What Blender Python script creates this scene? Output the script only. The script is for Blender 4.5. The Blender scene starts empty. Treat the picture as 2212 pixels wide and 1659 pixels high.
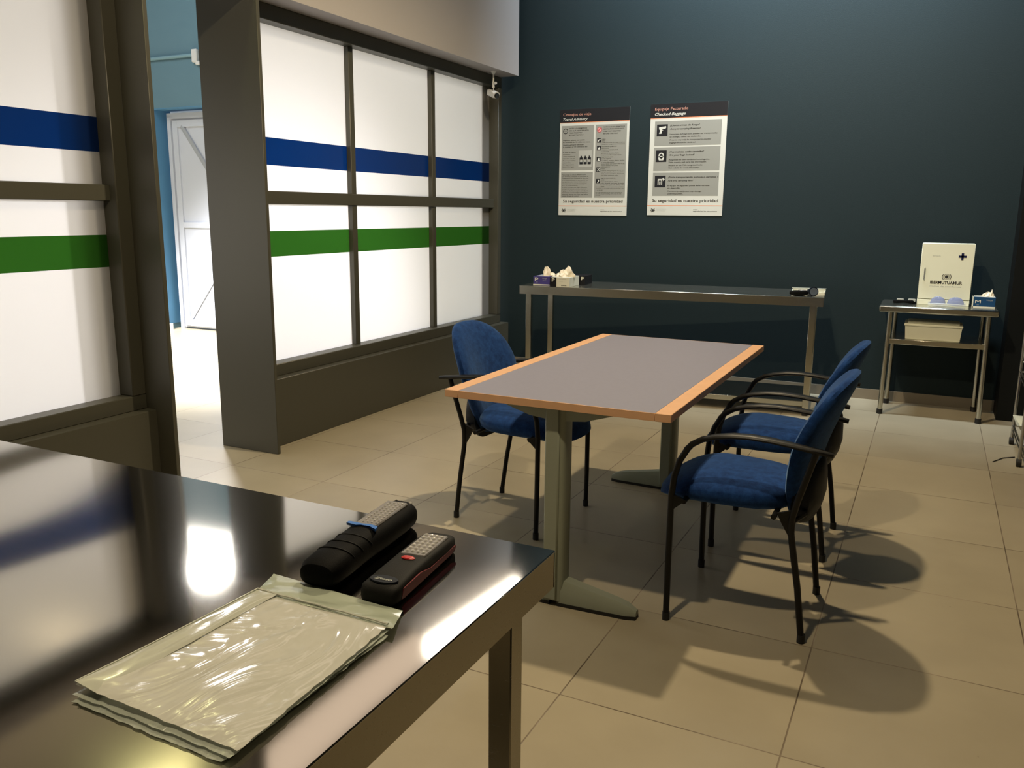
import bpy, bmesh, math, random
from mathutils import Vector, Matrix
random.seed(7)
PI = math.pi
SC = bpy.context.scene
COL = SC.collection

# ------------------------------------------------------------------ camera
def cam_axes(yaw, pitch, roll):
    cy, sy, cp, sp = math.cos(yaw), math.sin(yaw), math.cos(pitch), math.sin(pitch)
    f = Vector((sy*cp, cy*cp, -sp)); r = Vector((cy, -sy, 0)); u = r.cross(f)
    cr, sr = math.cos(roll), math.sin(roll)
    return cr*r + sr*u, -sr*r + cr*u, f
R_, U_, F_ = cam_axes(-0.458738, 0.201545, 0.008534)
cd = bpy.data.cameras.new('camera'); cam = bpy.data.objects.new('camera', cd); COL.objects.link(cam)
cd.sensor_fit = 'HORIZONTAL'; cd.sensor_width = 36.0; cd.lens = 1815.993/2212*36.0
cd.clip_start = 0.05; cd.clip_end = 60
m = Matrix(((R_.x, U_.x, -F_.x, 0), (R_.y, U_.y, -F_.y, 0), (R_.z, U_.z, -F_.z, 0), (0, 0, 0, 1)))
m.translation = (0, 0, 1.32754)
cam.matrix_world = m
SC.camera = cam
SC.view_settings.view_transform = 'Standard'; SC.view_settings.look = 'None'
SC.view_settings.exposure = 0.0; SC.view_settings.gamma = 1.0; SC.view_settings.use_curve_mapping = False

# ------------------------------------------------------------------ world + lights
W = bpy.data.worlds.new('world'); SC.world = W; W.use_nodes = True
W.node_tree.nodes['Background'].inputs[0].default_value = (0.75, 0.88, 1.0, 1)
W.node_tree.nodes['Background'].inputs[1].default_value = 0.3

def lamp(name, kind, loc, power, color, size=0.1, target=None, size_y=None, spot=None, blend=0.5, spread=None):
    l = bpy.data.lights.new(name, kind); l.energy = power; l.color = color
    if kind == 'AREA':
        l.size = size
        if size_y: l.shape = 'RECTANGLE'; l.size_y = size_y
    else: l.shadow_soft_size = size
    if kind == 'SPOT': l.spot_size = math.radians(spot); l.spot_blend = blend
    if spread: l.spread = math.radians(spread)
    o = bpy.data.objects.new(name, l); COL.objects.link(o); o.location = loc
    if target is not None:
        o.rotation_euler = (Vector(target)-Vector(loc)).to_track_quat('-Z', 'Y').to_euler()
    return o
WARM = (1.0, 0.81, 0.53)
# ceiling spots of the room (their shadows are the ones seen on the floor)
lamp('ceiling_spot_far', 'SPOT', (-1.05, 3.75, 3.55), 310, WARM, 0.05, (-0.7, 4.2, 0), spot=165, blend=0.5)
lamp('ceiling_spot_near', 'SPOT', (-0.95, 1.20, 3.55), 190, WARM, 0.05, (-0.8, 2.4, 0), spot=160, blend=0.5)
# small yellowish lamp on the bulkhead above the doorway, and a washer along the top of the blue wall
lamp('bulkhead_spot', 'AREA', (-2.95, 2.55, 3.25), 5, (1.0, 0.97, 0.45), 0.14, (-3.15, 2.55, 2.95), 0.14)
lamp('wall_washer', 'AREA', (-1.0, 5.75, 4.75), 190, (0.78, 0.90, 1.0), 2.4, (-1.0, 6.6, 3.7), 0.25, spread=100)
# pane backlights and daylight in the corridor behind the frosted partition
lamp('pane_backlight', 'AREA', (-6.0, 3.3, 1.6), 21, (1.0, 0.955, 0.95), 2.0, (-3.4, 4.1, 1.4), 2.0)  # unseen area light added to light the right-hand panes from behind
lamp('pane_backlight_near', 'AREA', (-5.6, 0.8, 1.1), 26, (1.0, 0.92, 0.78), 2.2, (-3.4, 1.2, 0.9), 1.6)  # unseen warm area light added behind the left-hand panes
lamp('corridor_daylight', 'SPOT', (-7.2, 3.0, 4.7), 7000, (1.0, 0.985, 0.99), 0.30, (-6.2, 5.3, 0), spot=52, blend=0.6)
lamp('high_window_light', 'SPOT', (-7.2, 6.6, 4.1), 1500, (1.0, 0.985, 1.0), 0.3, (-4.1, 3.5, 0), spot=46, blend=0.5)
lamp('corridor_ceiling', 'AREA', (-6.5, 4.2, 4.6), 75, (0.92, 0.98, 1.0), 1.5, (-6.5, 4.8, 0), 2.0)

# ------------------------------------------------------------------ materials
def nt(name):
    mt = bpy.data.materials.new(name); mt.use_nodes = True
    t = mt.node_tree; return mt, t, t.nodes['Principled BSDF']
def lnk(t, a, b): t.links.new(a, b)
def N(t, typ, **k):
    n = t.nodes.new(typ)
    for a, b in k.items(): setattr(n, a, b)
    return n
def mat(name, col, rough=0.5, metal=0.0, spec=0.5, nscale=None, namt=0.0, bump=0.0, bscale=200.0, aniso=None):
    mt, t, p = nt(name)
    p.inputs['Base Color'].default_value = (*col, 1); p.inputs['Roughness'].default_value = rough
    p.inputs['Metallic'].default_value = metal; p.inputs['Specular IOR Level'].default_value = spec
    tc = N(t, 'ShaderNodeTexCoord')
    if namt:
        n = N(t, 'ShaderNodeTexNoise'); n.inputs['Scale'].default_value = nscale or 8; n.inputs['Detail'].default_value = 5
        lnk(t, tc.outputs['Object'], n.inputs['Vector'])
        mr = N(t, 'ShaderNodeMapRange'); mr.inputs[3].default_value = 1-namt; mr.inputs[4].default_value = 1+namt
        lnk(t, n.outputs['Fac'], mr.inputs[0])
        mx = N(t, 'ShaderNodeVectorMath', operation='SCALE'); mx.inputs[0].default_value = col
        lnk(t, mr.outputs[0], mx.inputs['Scale']); lnk(t, mx.outputs[0], p.inputs['Base Color'])
    if bump:
        n = N(t, 'ShaderNodeTexNoise'); n.inputs['Scale'].default_value = bscale; n.inputs['Detail'].default_value = 3
        lnk(t, tc.outputs['Object'], n.inputs['Vector'])
        b = N(t, 'ShaderNodeBump'); b.inputs['Strength'].default_value = bump; b.inputs['Distance'].default_value = 0.002
        lnk(t, n.outputs['Fac'], b.inputs['Height']); lnk(t, b.outputs[0], p.inputs['Normal'])
    return mt

def steel(name, col, rough, wave=0.0, stretch=(2, 90, 90)):
    mt, t, p = nt(name)
    p.inputs['Base Color'].default_value = (*col, 1); p.inputs['Metallic'].default_value = 1
    tc = N(t, 'ShaderNodeTexCoord')
    mp = N(t, 'ShaderNodeMapping'); mp.inputs['Scale'].default_value = stretch
    n = N(t, 'ShaderNodeTexNoise'); n.inputs['Scale'].default_value = 6; n.inputs['Detail'].default_value = 4
    lnk(t, tc.outputs['Object'], mp.inputs[0]); lnk(t, mp.outputs[0], n.inputs['Vector'])
    mr = N(t, 'ShaderNodeMapRange'); mr.inputs[3].default_value = rough*0.85; mr.inputs[4].default_value = rough*1.15
    lnk(t, n.outputs['Fac'], mr.inputs[0]); lnk(t, mr.outputs[0], p.inputs['Roughness'])
    if wave:
        n2 = N(t, 'ShaderNodeTexNoise'); n2.inputs['Scale'].default_value = 1.1; n2.inputs['Detail'].default_value = 0
        lnk(t, tc.outputs['Object'], n2.inputs['Vector'])
        b2 = N(t, 'ShaderNodeBump'); b2.inputs['Strength'].default_value = 1.0; b2.inputs['Distance'].default_value = wave
        lnk(t, n2.outputs['Fac'], b2.inputs['Height']); lnk(t, b2.outputs[0], p.inputs['Normal'])
    return mt

def floor_mat():
    mt, t, p = nt('beige_floor_tiles')
    tc = N(t, 'ShaderNodeTexCoord'); sp = N(t, 'ShaderNodeSeparateXYZ'); lnk(t, tc.outputs['Object'], sp.inputs[0])
    S = 0.6; X0, Y0 = -0.22172, 4.38343
    def cell(sock, off):
        a = N(t, 'ShaderNodeMath', operation='SUBTRACT'); lnk(t, sock, a.inputs[0]); a.inputs[1].default_value = off - 30*S
        d = N(t, 'ShaderNodeMath', operation='DIVIDE'); lnk(t, a.outputs[0], d.inputs[0]); d.inputs[1].default_value = S
        fr = N(t, 'ShaderNodeMath', operation='FRACT'); lnk(t, d.outputs[0], fr.inputs[0])
        fl = N(t, 'ShaderNodeMath', operation='FLOOR'); lnk(t, d.outputs[0], fl.inputs[0])
        c = N(t, 'ShaderNodeMath', operation='SUBTRACT'); lnk(t, fr.outputs[0], c.inputs[0]); c.inputs[1].default_value = 0.5
        ab = N(t, 'ShaderNodeMath', operation='ABSOLUTE'); lnk(t, c.outputs[0], ab.inputs[0])
        return ab.outputs[0], fl.outputs[0]
    ax, fx = cell(sp.outputs[0], X0); ay, fy = cell(sp.outputs[1], Y0)
    mxm = N(t, 'ShaderNodeMath', operation='MAXIMUM'); lnk(t, ax, mxm.inputs[0]); lnk(t, ay, mxm.inputs[1])
    g = N(t, 'ShaderNodeMapRange'); g.inputs[1].default_value = 0.4956; g.inputs[2].default_value = 0.4982
    lnk(t, mxm.outputs[0], g.inputs[0])
    cb = N(t, 'ShaderNodeCombineXYZ'); lnk(t, fx, cb.inputs[0]); lnk(t, fy, cb.inputs[1])
    wn = N(t, 'ShaderNodeTexWhiteNoise'); lnk(t, cb.outputs[0], wn.inputs['Vector'])
    no = N(t, 'ShaderNodeTexNoise'); no.inputs['Scale'].default_value = 3.2; no.inputs['Detail'].default_value = 6
    lnk(t, tc.outputs['Object'], no.inputs['Vector'])
    ad = N(t, 'ShaderNodeMath', operation='MULTIPLY_ADD'); lnk(t, wn.outputs['Value'], ad.inputs[0]); ad.inputs[1].default_value = 0.35
    lnk(t, no.outputs['Fac'], ad.inputs[2])
    cr = N(t, 'ShaderNodeValToRGB'); cr.color_ramp.elements[0].position = 0.25; cr.color_ramp.elements[1].position = 1.0
    cr.color_ramp.elements[0].color = (0.31, 0.268, 0.188, 1); cr.color_ramp.elements[1].color = (0.395, 0.345, 0.245, 1)
    lnk(t, ad.outputs[0], cr.inputs[0])
    # grout: dark in most stretches, pale in some
    n3 = N(t, 'ShaderNodeTexNoise'); n3.inputs['Scale'].default_value = 2.5; lnk(t, tc.outputs['Object'], n3.inputs['Vector'])
    gr = N(t, 'ShaderNodeValToRGB'); gr.color_ramp.elements[0].position = 0.42; gr.color_ramp.elements[1].position = 0.62
    gr.color_ramp.elements[0].color = (0.10, 0.075, 0.05, 1); gr.color_ramp.elements[1].color = (0.32, 0.26, 0.19, 1)
    lnk(t, n3.outputs['Fac'], gr.inputs[0])
    mx = N(t, 'ShaderNodeMix', data_type='RGBA'); lnk(t, g.outputs[0], mx.inputs[0]); lnk(t, cr.outputs[0], mx.inputs[6]); lnk(t, gr.outputs[0], mx.inputs[7])
    # scattered specks
    vo = N(t, 'ShaderNodeTexVoronoi'); vo.inputs['Scale'].default_value = 5; lnk(t, tc.outputs['Object'], vo.inputs['Vector'])
    sm = N(t, 'ShaderNodeMapRange'); sm.inputs[1].default_value = 0.022; sm.inputs[2].default_value = 0.014; lnk(t, vo.outputs['Distance'], sm.inputs[0])
    sc_ = N(t, 'ShaderNodeMath', operation='MULTIPLY'); lnk(t, sm.outputs[0], sc_.inputs[0]); sc_.inputs[1].default_value = 0.45
    m2 = N(t, 'ShaderNodeMix', data_type='RGBA'); lnk(t, sc_.outputs[0], m2.inputs[0]); lnk(t, mx.outputs[2], m2.inputs[6]); m2.inputs[7].default_value = (0.12, 0.09, 0.06, 1)
    lnk(t, m2.outputs[2], p.inputs['Base Color'])
    p.inputs['Roughness'].default_value = 0.34; p.inputs['Specular IOR Level'].default_value = 0.30
    b = N(t, 'ShaderNodeBump'); b.inputs['Strength'].default_value = 0.5; b.inputs['Distance'].default_value = 0.002; b.invert = True
    lnk(t, g.outputs[0], b.inputs['Height']); lnk(t, b.outputs[0], p.inputs['Normal'])
    return mt

def pane_mat(name, col, front):
    """frosted sheet: lets light from behind through diffusely"""
    mt = bpy.data.materials.new(name); mt.use_nodes = True; t = mt.node_tree; t.nodes.clear()
    o = N(t, 'ShaderNodeOutputMaterial'); tr = N(t, 'ShaderNodeBsdfTranslucent'); df = N(t, 'ShaderNodeBsdfDiffuse'); gl = N(t, 'ShaderNodeBsdfGlossy')
    tr.inputs[0].default_value = (*col, 1); df.inputs[0].default_value = (*front, 1)
    gl.inputs['Color'].default_value = (1, 1, 1, 1); gl.inputs['Roughness'].default_value = 0.25
    a = N(t, 'ShaderNodeMixShader'); a.inputs[0].default_value = 0.20; lnk(t, tr.outputs[0], a.inputs[1]); lnk(t, df.outputs[0], a.inputs[2])
    b = N(t, 'ShaderNodeMixShader'); b.inputs[0].default_value = 0.03; lnk(t, a.outputs[0], b.inputs[1]); lnk(t, gl.outputs[0], b.inputs[2])
    lnk(t, b.outputs[0], o.inputs[0]); return mt

def fabric_mat():
    mt, t, p = nt('blue_upholstery')
    tc = N(t, 'ShaderNodeTexCoord')
    n = N(t, 'ShaderNodeTexNoise'); n.inputs['Scale'].default_value = 38; n.inputs['Detail'].default_value = 8; n.inputs['Roughness'].default_value = 0.75
    lnk(t, tc.outputs['Object'], n.inputs['Vector'])
    cr = N(t, 'ShaderNodeValToRGB'); cr.color_ramp.elements[0].position = 0.33; cr.color_ramp.elements[1].position = 0.68
    cr.color_ramp.elements[0].color = (0.0035, 0.020, 0.095, 1); cr.color_ramp.elements[1].color = (0.013, 0.058, 0.22, 1)
    lnk(t, n.outputs['Fac'], cr.inputs[0]); lnk(t, cr.outputs[0], p.inputs['Base Color'])
    p.inputs['Roughness'].default_value = 0.9; p.inputs['Specular IOR Level'].default_value = 0.15
    p.inputs['Sheen Weight'].default_value = 0.5; p.inputs['Sheen Tint'].default_value = (0.35, 0.60, 1.0, 1); p.inputs['Sheen Roughness'].default_value = 0.4
    n2 = N(t, 'ShaderNodeTexNoise'); n2.inputs['Scale'].default_value = 420; lnk(t, tc.outputs['Object'], n2.inputs['Vector'])
    b = N(t, 'ShaderNodeBump'); b.inputs['Strength'].default_value = 0.5; b.inputs['Distance'].default_value = 0.001
    lnk(t, n2.outputs['Fac'], b.inputs['Height']); lnk(t, b.outputs[0], p.inputs['Normal'])
    return mt

def film_mat(name, col, alpha, crink, scale=26):
    mt, t, p = nt(name)
    tc = N(t, 'ShaderNodeTexCoord')
    mp = N(t, 'ShaderNodeMapping'); mp.inputs['Scale'].default_value = (1.0, 0.45, 1.0); mp.inputs['Rotation'].default_value = (0, 0, 0.35)
    lnk(t, tc.outputs['Object'], mp.inputs[0])
    n = N(t, 'ShaderNodeTexNoise'); n.inputs['Scale'].default_value = scale; n.inputs['Detail'].default_value = 3; n.inputs['Distortion'].default_value = 1.6
    lnk(t, mp.outputs[0], n.inputs['Vector'])
    b = N(t, 'ShaderNodeBump'); b.inputs['Strength'].default_value = crink; b.inputs['Distance'].default_value = 0.008
    lnk(t, n.outputs['Fac'], b.inputs['Height']); lnk(t, b.outputs[0], p.inputs['Normal'])
    p.inputs['Base Color'].default_value = (*col, 1); p.inputs['Roughness'].default_value = 0.13; p.inputs['Alpha'].default_value = alpha
    p.inputs['Coat Weight'].default_value = 0.6; p.inputs['Coat Roughness'].default_value = 0.06; p.inputs['Specular IOR Level'].default_value = 0.8
    lnk(t, b.outputs[0], p.inputs['Coat Normal'])
    return mt

def glass_mat(name, col, alpha, rough=0.05):
    mt, t, p = nt(name)
    p.inputs['Base Color'].default_value = (*col, 1); p.inputs['Roughness'].default_value = rough
    p.inputs['Alpha'].default_value = alpha; p.inputs['Specular IOR Level'].default_value = 0.9
    return mt

M = dict(
    floor=floor_mat(),
    wall=mat('dark_teal_paint', (0.0062, 0.0155, 0.0185), 0.7, spec=0.25, bump=0.25, bscale=140, nscale=2, namt=0.06),
    wallblue=mat('blue_corridor_paint', (0.13, 0.24, 0.30), 0.7, bump=0.2, bscale=90, nscale=3, namt=0.05),
    wallreveal=mat('bright_blue_reveal_paint', (0.09, 0.25, 0.42), 0.6, nscale=3, namt=0.05),
    white=mat('white_paint', (0.72, 0.72, 0.70), 0.6, nscale=3, namt=0.03),
    ceil=mat('grey_ceiling_paint', (0.16, 0.155, 0.145), 0.8, nscale=2, namt=0.03),
    dim=mat('taupe_wall_paint', (0.12, 0.115, 0.10), 0.8, nscale=2, namt=0.03),
    taupe=mat('taupe_frame_paint', (0.062, 0.060, 0.045), 0.42, bump=0.12, bscale=160, nscale=3, namt=0.04),
    black=mat('black_paint', (0.004, 0.005, 0.005), 0.6, spec=0.15, nscale=3, namt=0.1),
    skirt=mat('beige_skirting', (0.20, 0.17, 0.125), 0.5, nscale=4, namt=0.08),
    pane=pane_mat('frosted_white_pane', (0.83, 0.81, 0.81), (0.70, 0.69, 0.68)),
    pblue=pane_mat('blue_vinyl_stripe', (0.002, 0.030, 0.155), (0.003, 0.032, 0.16)),
    pgreen=pane_mat('green_vinyl_stripe', (0.030, 0.140, 0.014), (0.030, 0.140, 0.018)),
    steel=steel('brushed_steel_top', (0.46, 0.435, 0.38), 0.07, wave=0.014),
    steel2=steel('brushed_steel', (0.55, 0.54, 0.47), 0.24, stretch=(4, 60, 60)),
    steel3=steel('shaded_steel', (0.27, 0.245, 0.19), 0.26, stretch=(4, 60, 60)),  # darker steel copy: shade on the near apron and legs put into colour
    chrome=mat('chrome_wire', (0.45, 0.45, 0.44), 0.25, 1.0, nscale=30, namt=0.1),
    laminate=mat('grey_blue_laminate', (0.236, 0.236, 0.31), 0.5, spec=0.35, nscale=60, namt=0.05),
    beech=mat('beech_edge_strip', (0.68, 0.40, 0.23), 0.5, spec=0.35, nscale=14, namt=0.10),
    deskleg=mat('grey_green_metal', (0.29, 0.315, 0.25), 0.45, spec=0.4, bump=0.1, bscale=300, nscale=6, namt=0.04),
    fabric=fabric_mat(),
    tube=mat('black_powder_coat', (0.004, 0.004, 0.004), 0.42, spec=0.28, nscale=20, namt=0.1),
    plast=mat('dark_navy_plastic', (0.004, 0.007, 0.014), 0.5, spec=0.2, nscale=20, namt=0.1),
    rubber=mat('black_rubber', (0.003, 0.003, 0.003), 0.65, spec=0.07, nscale=40, namt=0.15, bump=0.2, bscale=600),
    grip=mat('charcoal_plastic', (0.013, 0.013, 0.012), 0.6, spec=0.12, nscale=40, namt=0.1, bump=0.2, bscale=900),
    red=mat('red_plastic', (0.55, 0.03, 0.03), 0.4, nscale=40, namt=0.05),
    redside=mat('dark_red_plastic', (0.16, 0.012, 0.02), 0.45, nscale=40, namt=0.1),
    bluep=mat('blue_plastic', (0.03, 0.16, 0.55), 0.4, nscale=40, namt=0.05),
    led=mat('led_reflector', (0.30, 0.29, 0.29), 0.2, 0.3, nscale=50, namt=0.05),
    ledw=mat('led_bulb', (0.78, 0.77, 0.75), 0.05, 0.3, nscale=50, namt=0.05),
    paper=mat('poster_white', (0.50, 0.50, 0.455), 0.45, nscale=4, namt=0.02),
    pgrey=mat('poster_grey', (0.235, 0.235, 0.21), 0.45, nscale=4, namt=0.02),
    pgrey2=mat('poster_light_grey', (0.33, 0.33, 0.30), 0.45, nscale=4, namt=0.02),
    ink=mat('poster_black', (0.016, 0.016, 0.018), 0.4, nscale=4, namt=0.05),
    inkgrey=mat('poster_text_grey', (0.035, 0.035, 0.033), 0.5, nscale=4, namt=0.05),
    palegrey=mat('pale_grey_print', (0.38, 0.40, 0.37), 0.5, nscale=4, namt=0.05),
    orange=mat('poster_orange', (0.62, 0.22, 0.10), 0.45, nscale=4, namt=0.02),
    pink=mat('poster_pink', (0.60, 0.27, 0.26), 0.45, nscale=4, namt=0.02),
    ringred=mat('poster_ring_red', (0.35, 0.06, 0.07), 0.45, nscale=4, namt=0.02),
    salmon=mat('poster_salmon_text', (0.42, 0.21, 0.16), 0.45, nscale=4, namt=0.02),
    cabw=mat('cream_enamel', (0.74, 0.75, 0.60), 0.35, nscale=4, namt=0.02),
    navy=mat('navy_print', (0.012, 0.016, 0.06), 0.45, nscale=4, namt=0.05),
    purple=mat('purple_card', (0.055, 0.045, 0.19), 0.5, nscale=8, namt=0.05),
    bluecard=mat('blue_card', (0.012, 0.055, 0.14), 0.5, nscale=8, namt=0.05),
    card=mat('white_card', (0.60, 0.60, 0.52), 0.55, nscale=8, namt=0.04),
    blackcard=mat('black_card', (0.01, 0.01, 0.012), 0.5, nscale=8, namt=0.05),
    latex=mat('cream_latex', (0.78, 0.70, 0.55), 0.6, spec=0.3, nscale=30, namt=0.06),
    boxw=mat('white_plastic_box', (0.62, 0.62, 0.50), 0.4, nscale=6, namt=0.03),
    bin=mat('blue_plastic_bin', (0.005, 0.012, 0.22), 0.35, nscale=6, namt=0.05),
    film=film_mat('clear_bag_film', (0.74, 0.74, 0.67), 0.66, 1.0, 11),
    film2=film_mat('clear_bag_film_under', (0.55, 0.60, 0.52), 0.60, 0.7, 18),
    header=film_mat('green_tinted_header', (0.52, 0.58, 0.47), 0.72, 0.15, 10),
    strip=film_mat('pale_side_strip', (0.63, 0.65, 0.56), 0.72, 0.2, 9),
    seam=film_mat('bag_seam', (0.75, 0.77, 0.68), 0.85, 0.3, 40),
    gog=glass_mat('blue_tinted_lens', (0.22, 0.28, 0.55), 0.55),
    clear=glass_mat('clear_plastic', (0.75, 0.78, 0.74), 0.45, 0.12),
    camw=mat('white_camera_housing', (0.66, 0.65, 0.63), 0.4, nscale=30, namt=0.03),
    lens=mat('black_lens', (0.004, 0.004, 0.004), 0.1, nscale=30, namt=0.03),
    conduit=mat('blue_conduit', (0.22, 0.37, 0.43), 0.5, nscale=10, namt=0.05),
    door=mat('white_door_enamel', (0.60, 0.63, 0.70), 0.4, nscale=3, namt=0.02),
    doorrib=mat('grey_door_brace', (0.38, 0.40, 0.43), 0.4, nscale=3, namt=0.02),
    foot=mat('black_rubber_foot', (0.006, 0.006, 0.006), 0.6, nscale=30, namt=0.1),
)

for k_, m_ in M.items():
    if any(q in m_.name for q in ('poster', 'card', 'print')):
        m_.node_tree.nodes['Principled BSDF'].inputs['Specular IOR Level'].default_value = 0.12
# ------------------------------------------------------------------ mesh helpers
class MB:
    def __init__(s): s.v = []; s.f = []
    def add(s, vs, fs):
        o = len(s.v); s.v += [tuple(v) for v in vs]; s.f += [tuple(i+o for i in f) for f in fs]; return s
    def box(s, x0, x1, y0, y1, z0, z1, bev=0.0):
        if bev <= 0:
            vs = [(x, y, z) for z in (z0, z1) for y in (y0, y1) for x in (x0, x1)]
            return s.add(vs, [(0, 2, 3, 1), (4, 5, 7, 6), (0, 1, 5, 4), (2, 6, 7, 3), (0, 4, 6, 2), (1, 3, 7, 5)])
        bm = bmesh.new(); bmesh.ops.create_cube(bm, size=1)
        for v in bm.verts:
            v.co = ((x0+x1)/2+v.co.x*(x1-x0), (y0+y1)/2+v.co.y*(y1-y0), (z0+z1)/2+v.co.z*(z1-z0))
        bmesh.ops.bevel(bm, geom=bm.edges[:]+bm.verts[:], offset=bev, segments=1, profile=0.5, affect='EDGES')
        bm.verts.index_update()
        s.add([v.co[:] for v in bm.verts], [[v.index for v in f.verts] for f in bm.faces]); bm.free(); return s
    def ring_loft(s, rings, cap=True, closed=True):
        n = len(rings[0]); vs = [p for r in rings for p in r]; fs = []
        for i in range(len(rings)-1):
            for j in range(n if closed else n-1):
                a, b = i*n+j, i*n+(j+1) % n
                fs.append((a, b, b+n, a+n))
        if cap: fs.append(tuple(reversed(range(n)))); fs.append(tuple(range((len(rings)-1)*n, len(rings)*n)))
        return s.add(vs, fs)
    def tube(s, pts, r, n=12, up=(0, 1, 0), power=2.0):
        """sweep; r = radius | list of radius | list of (a along up, b across)"""
        pts = [Vector(p) for p in pts]; rings = []
        for i, p in enumerate(pts):
            t = (pts[min(i+1, len(pts)-1)]-pts[max(i-1, 0)]).normalized()
            u = Vector(up); u = (u-t*u.dot(t))
            if u.length < 1e-4: u = Vector((1, 0, 0)); u = u-t*u.dot(t)
            u.normalize(); w = t.cross(u)
            rr = r[i] if isinstance(r, list) else r
            a, b = rr if isinstance(rr, tuple) else (rr, rr)
            ring = []
            for k in range(n):
                c, d = math.cos(2*PI*k/n), math.sin(2*PI*k/n)
                c = math.copysign(abs(c)**(2/power), c); d = math.copysign(abs(d)**(2/power), d)
                ring.append(p+u*a*c+w*b*d)
            rings.append(ring)
        return s.ring_loft(rings)
    def cyl(s, a, b, r, n=16, r2=None): return s.tube([a, b], [r, r2 if r2 else r], n, up=(0.3, 0.9, 0.1))
    def prism(s, poly, axis, a, b):
        """poly of 2-D points extruded along axis ('x','y','z') from a to b"""
        f = {'x': lambda p, q: (q, p[0], p[1]), 'y': lambda p, q: (p[0], q, p[1]), 'z': lambda p, q: (p[0], p[1], q)}[axis]
        n = len(poly); vs = [f(p, a) for p in poly]+[f(p, b) for p in poly]
        fs = [tuple(range(n)), tuple(reversed(range(n, 2*n)))]+[(i, i+n, (i+1) % n+n, (i+1) % n) for i in range(n)]
        return s.add(vs, fs)
    def xf(s, mtx):
        s.v = [tuple(mtx @ Vector(v)) for v in s.v]; return s
def smooth_mesh(me, ang=40):
    for p in me.polygons: p.use_smooth = True
    bm = bmesh.new(); bm.from_mesh(me); bmesh.ops.recalc_face_normals(bm, faces=bm.faces[:])
    c = math.radians(ang)
    for e in bm.edges:
        if len(e.link_faces) == 2: e.smooth = e.calc_face_angle(3.0) < c
        else: e.smooth = False
    bm.to_mesh(me); bm.free()
def obj(name, mb, mt, parent=None, loc=None, rz=0.0, smooth=True, sub=0):
    me = bpy.data.meshes.new(name); me.from_pydata(mb.v, [], mb.f); me.update(); me.validate()
    if smooth: smooth_mesh(me)
    me.materials.append(mt)
    o = bpy.data.objects.new(name, me); COL.objects.link(o)
    if parent: o.parent = parent
    if loc: o.location = loc
    if rz: o.rotation_euler.z = rz
    if sub:
        md = o.modifiers.new('sub', 'SUBSURF'); md.levels = sub; md.render_levels = sub
    return o
def thing(name, label, cat, loc=(0, 0, 0), rz=0.0, group=None):
    o = bpy.data.objects.new(name, None); COL.objects.link(o); o.location = loc; o.rotation_euler.z = rz
    o['label'] = label; o['category'] = cat
    if group: o['group'] = group
    return o
def tag(o, label, cat, group=None):
    o['label'] = label; o['category'] = cat
    if group: o['group'] = group
    return o
def struct(name, mb, mt, parent=None, label=None, cat=None):
    o = obj(name, mb, mt, parent)
    if not parent:
        o['kind'] = 'structure'
        if label: o['label'] = label
        if cat: o['category'] = cat
    return o
def box(*a, **k): return MB().box(*a, **k)
def copy_tree(o, parent=None):
    c = o.copy(); COL.objects.link(c)
    if parent: c.parent = parent
    for ch in list(o.children): copy_tree(ch, c)
    return c
def text_mb(items):
    """items: (string, x, y, height, width|None, shear, bold). Returns a flat MB in the x,y plane (left/baseline anchored), thickness 0"""
    mb = MB()
    for st, x, y, h, w, sh, bold in items:
        cu = bpy.data.curves.new('t', 'FONT'); cu.body = st; cu.size = 1.0; cu.shear = sh; cu.offset = bold
        cu.resolution_u = 2
        o = bpy.data.objects.new('t', cu); COL.objects.link(o)
        dg = bpy.context.evaluated_depsgraph_get(); dg.update()
        me = o.evaluated_get(dg).to_mesh()
        vs = [v.co.copy() for v in me.vertices]; fs = [tuple(p.vertices) for p in me.polygons]
        o.evaluated_get(dg).to_mesh_clear()
        bpy.data.objects.remove(o); bpy.data.curves.remove(cu)
        if not vs: continue
        x0 = min(v.x for v in vs); x1 = max(v.x for v in vs)
        k = h/0.70; kx = (w/(x1-x0)) if w else k
        mb.add([(x+(v.x-x0)*kx, y+v.y*k, 0) for v in vs], fs)
    return mb

def each(name, mbs, mt, parent):
    return [obj(name, b, mt, parent) for b in mbs]
# ------------------------------------------------------------------ room shell
XW = 3.2; YF = -2.6; ZC = 5.0
YB = 6.6
struct('floor', box(-9.2, XW, YF, 7.2, -0.1, 0), M['floor'], label='beige square tiled floor with thin dark joints', cat='floor')
struct('ceiling', box(-9.2, XW, YF, 7.2, ZC, ZC+0.1), M['ceil'])
struct('wall_back', box(-3.56, XW, YB, 6.75, 0, ZC), M['wall'], label='dark teal painted back wall with two notices', cat='wall')
struct('baseboard_back', box(-3.40, 0.50, YB-0.012, YB, 0, 0.075), M['skirt'])
struct('wall_right', box(XW, XW+0.1, YF, 7.2, 0, ZC), M['dim'])
struct('wall_front', box(-9.2, XW, YF-0.1, YF, 0, ZC), M['dim'])
# black pier at the right end of the teal wall
struct('wall_pier', box(0.478, 2.6, 6.30, YB, 0, ZC), M['black'], label='black pier at the right end of the teal wall', cat='wall')

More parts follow.
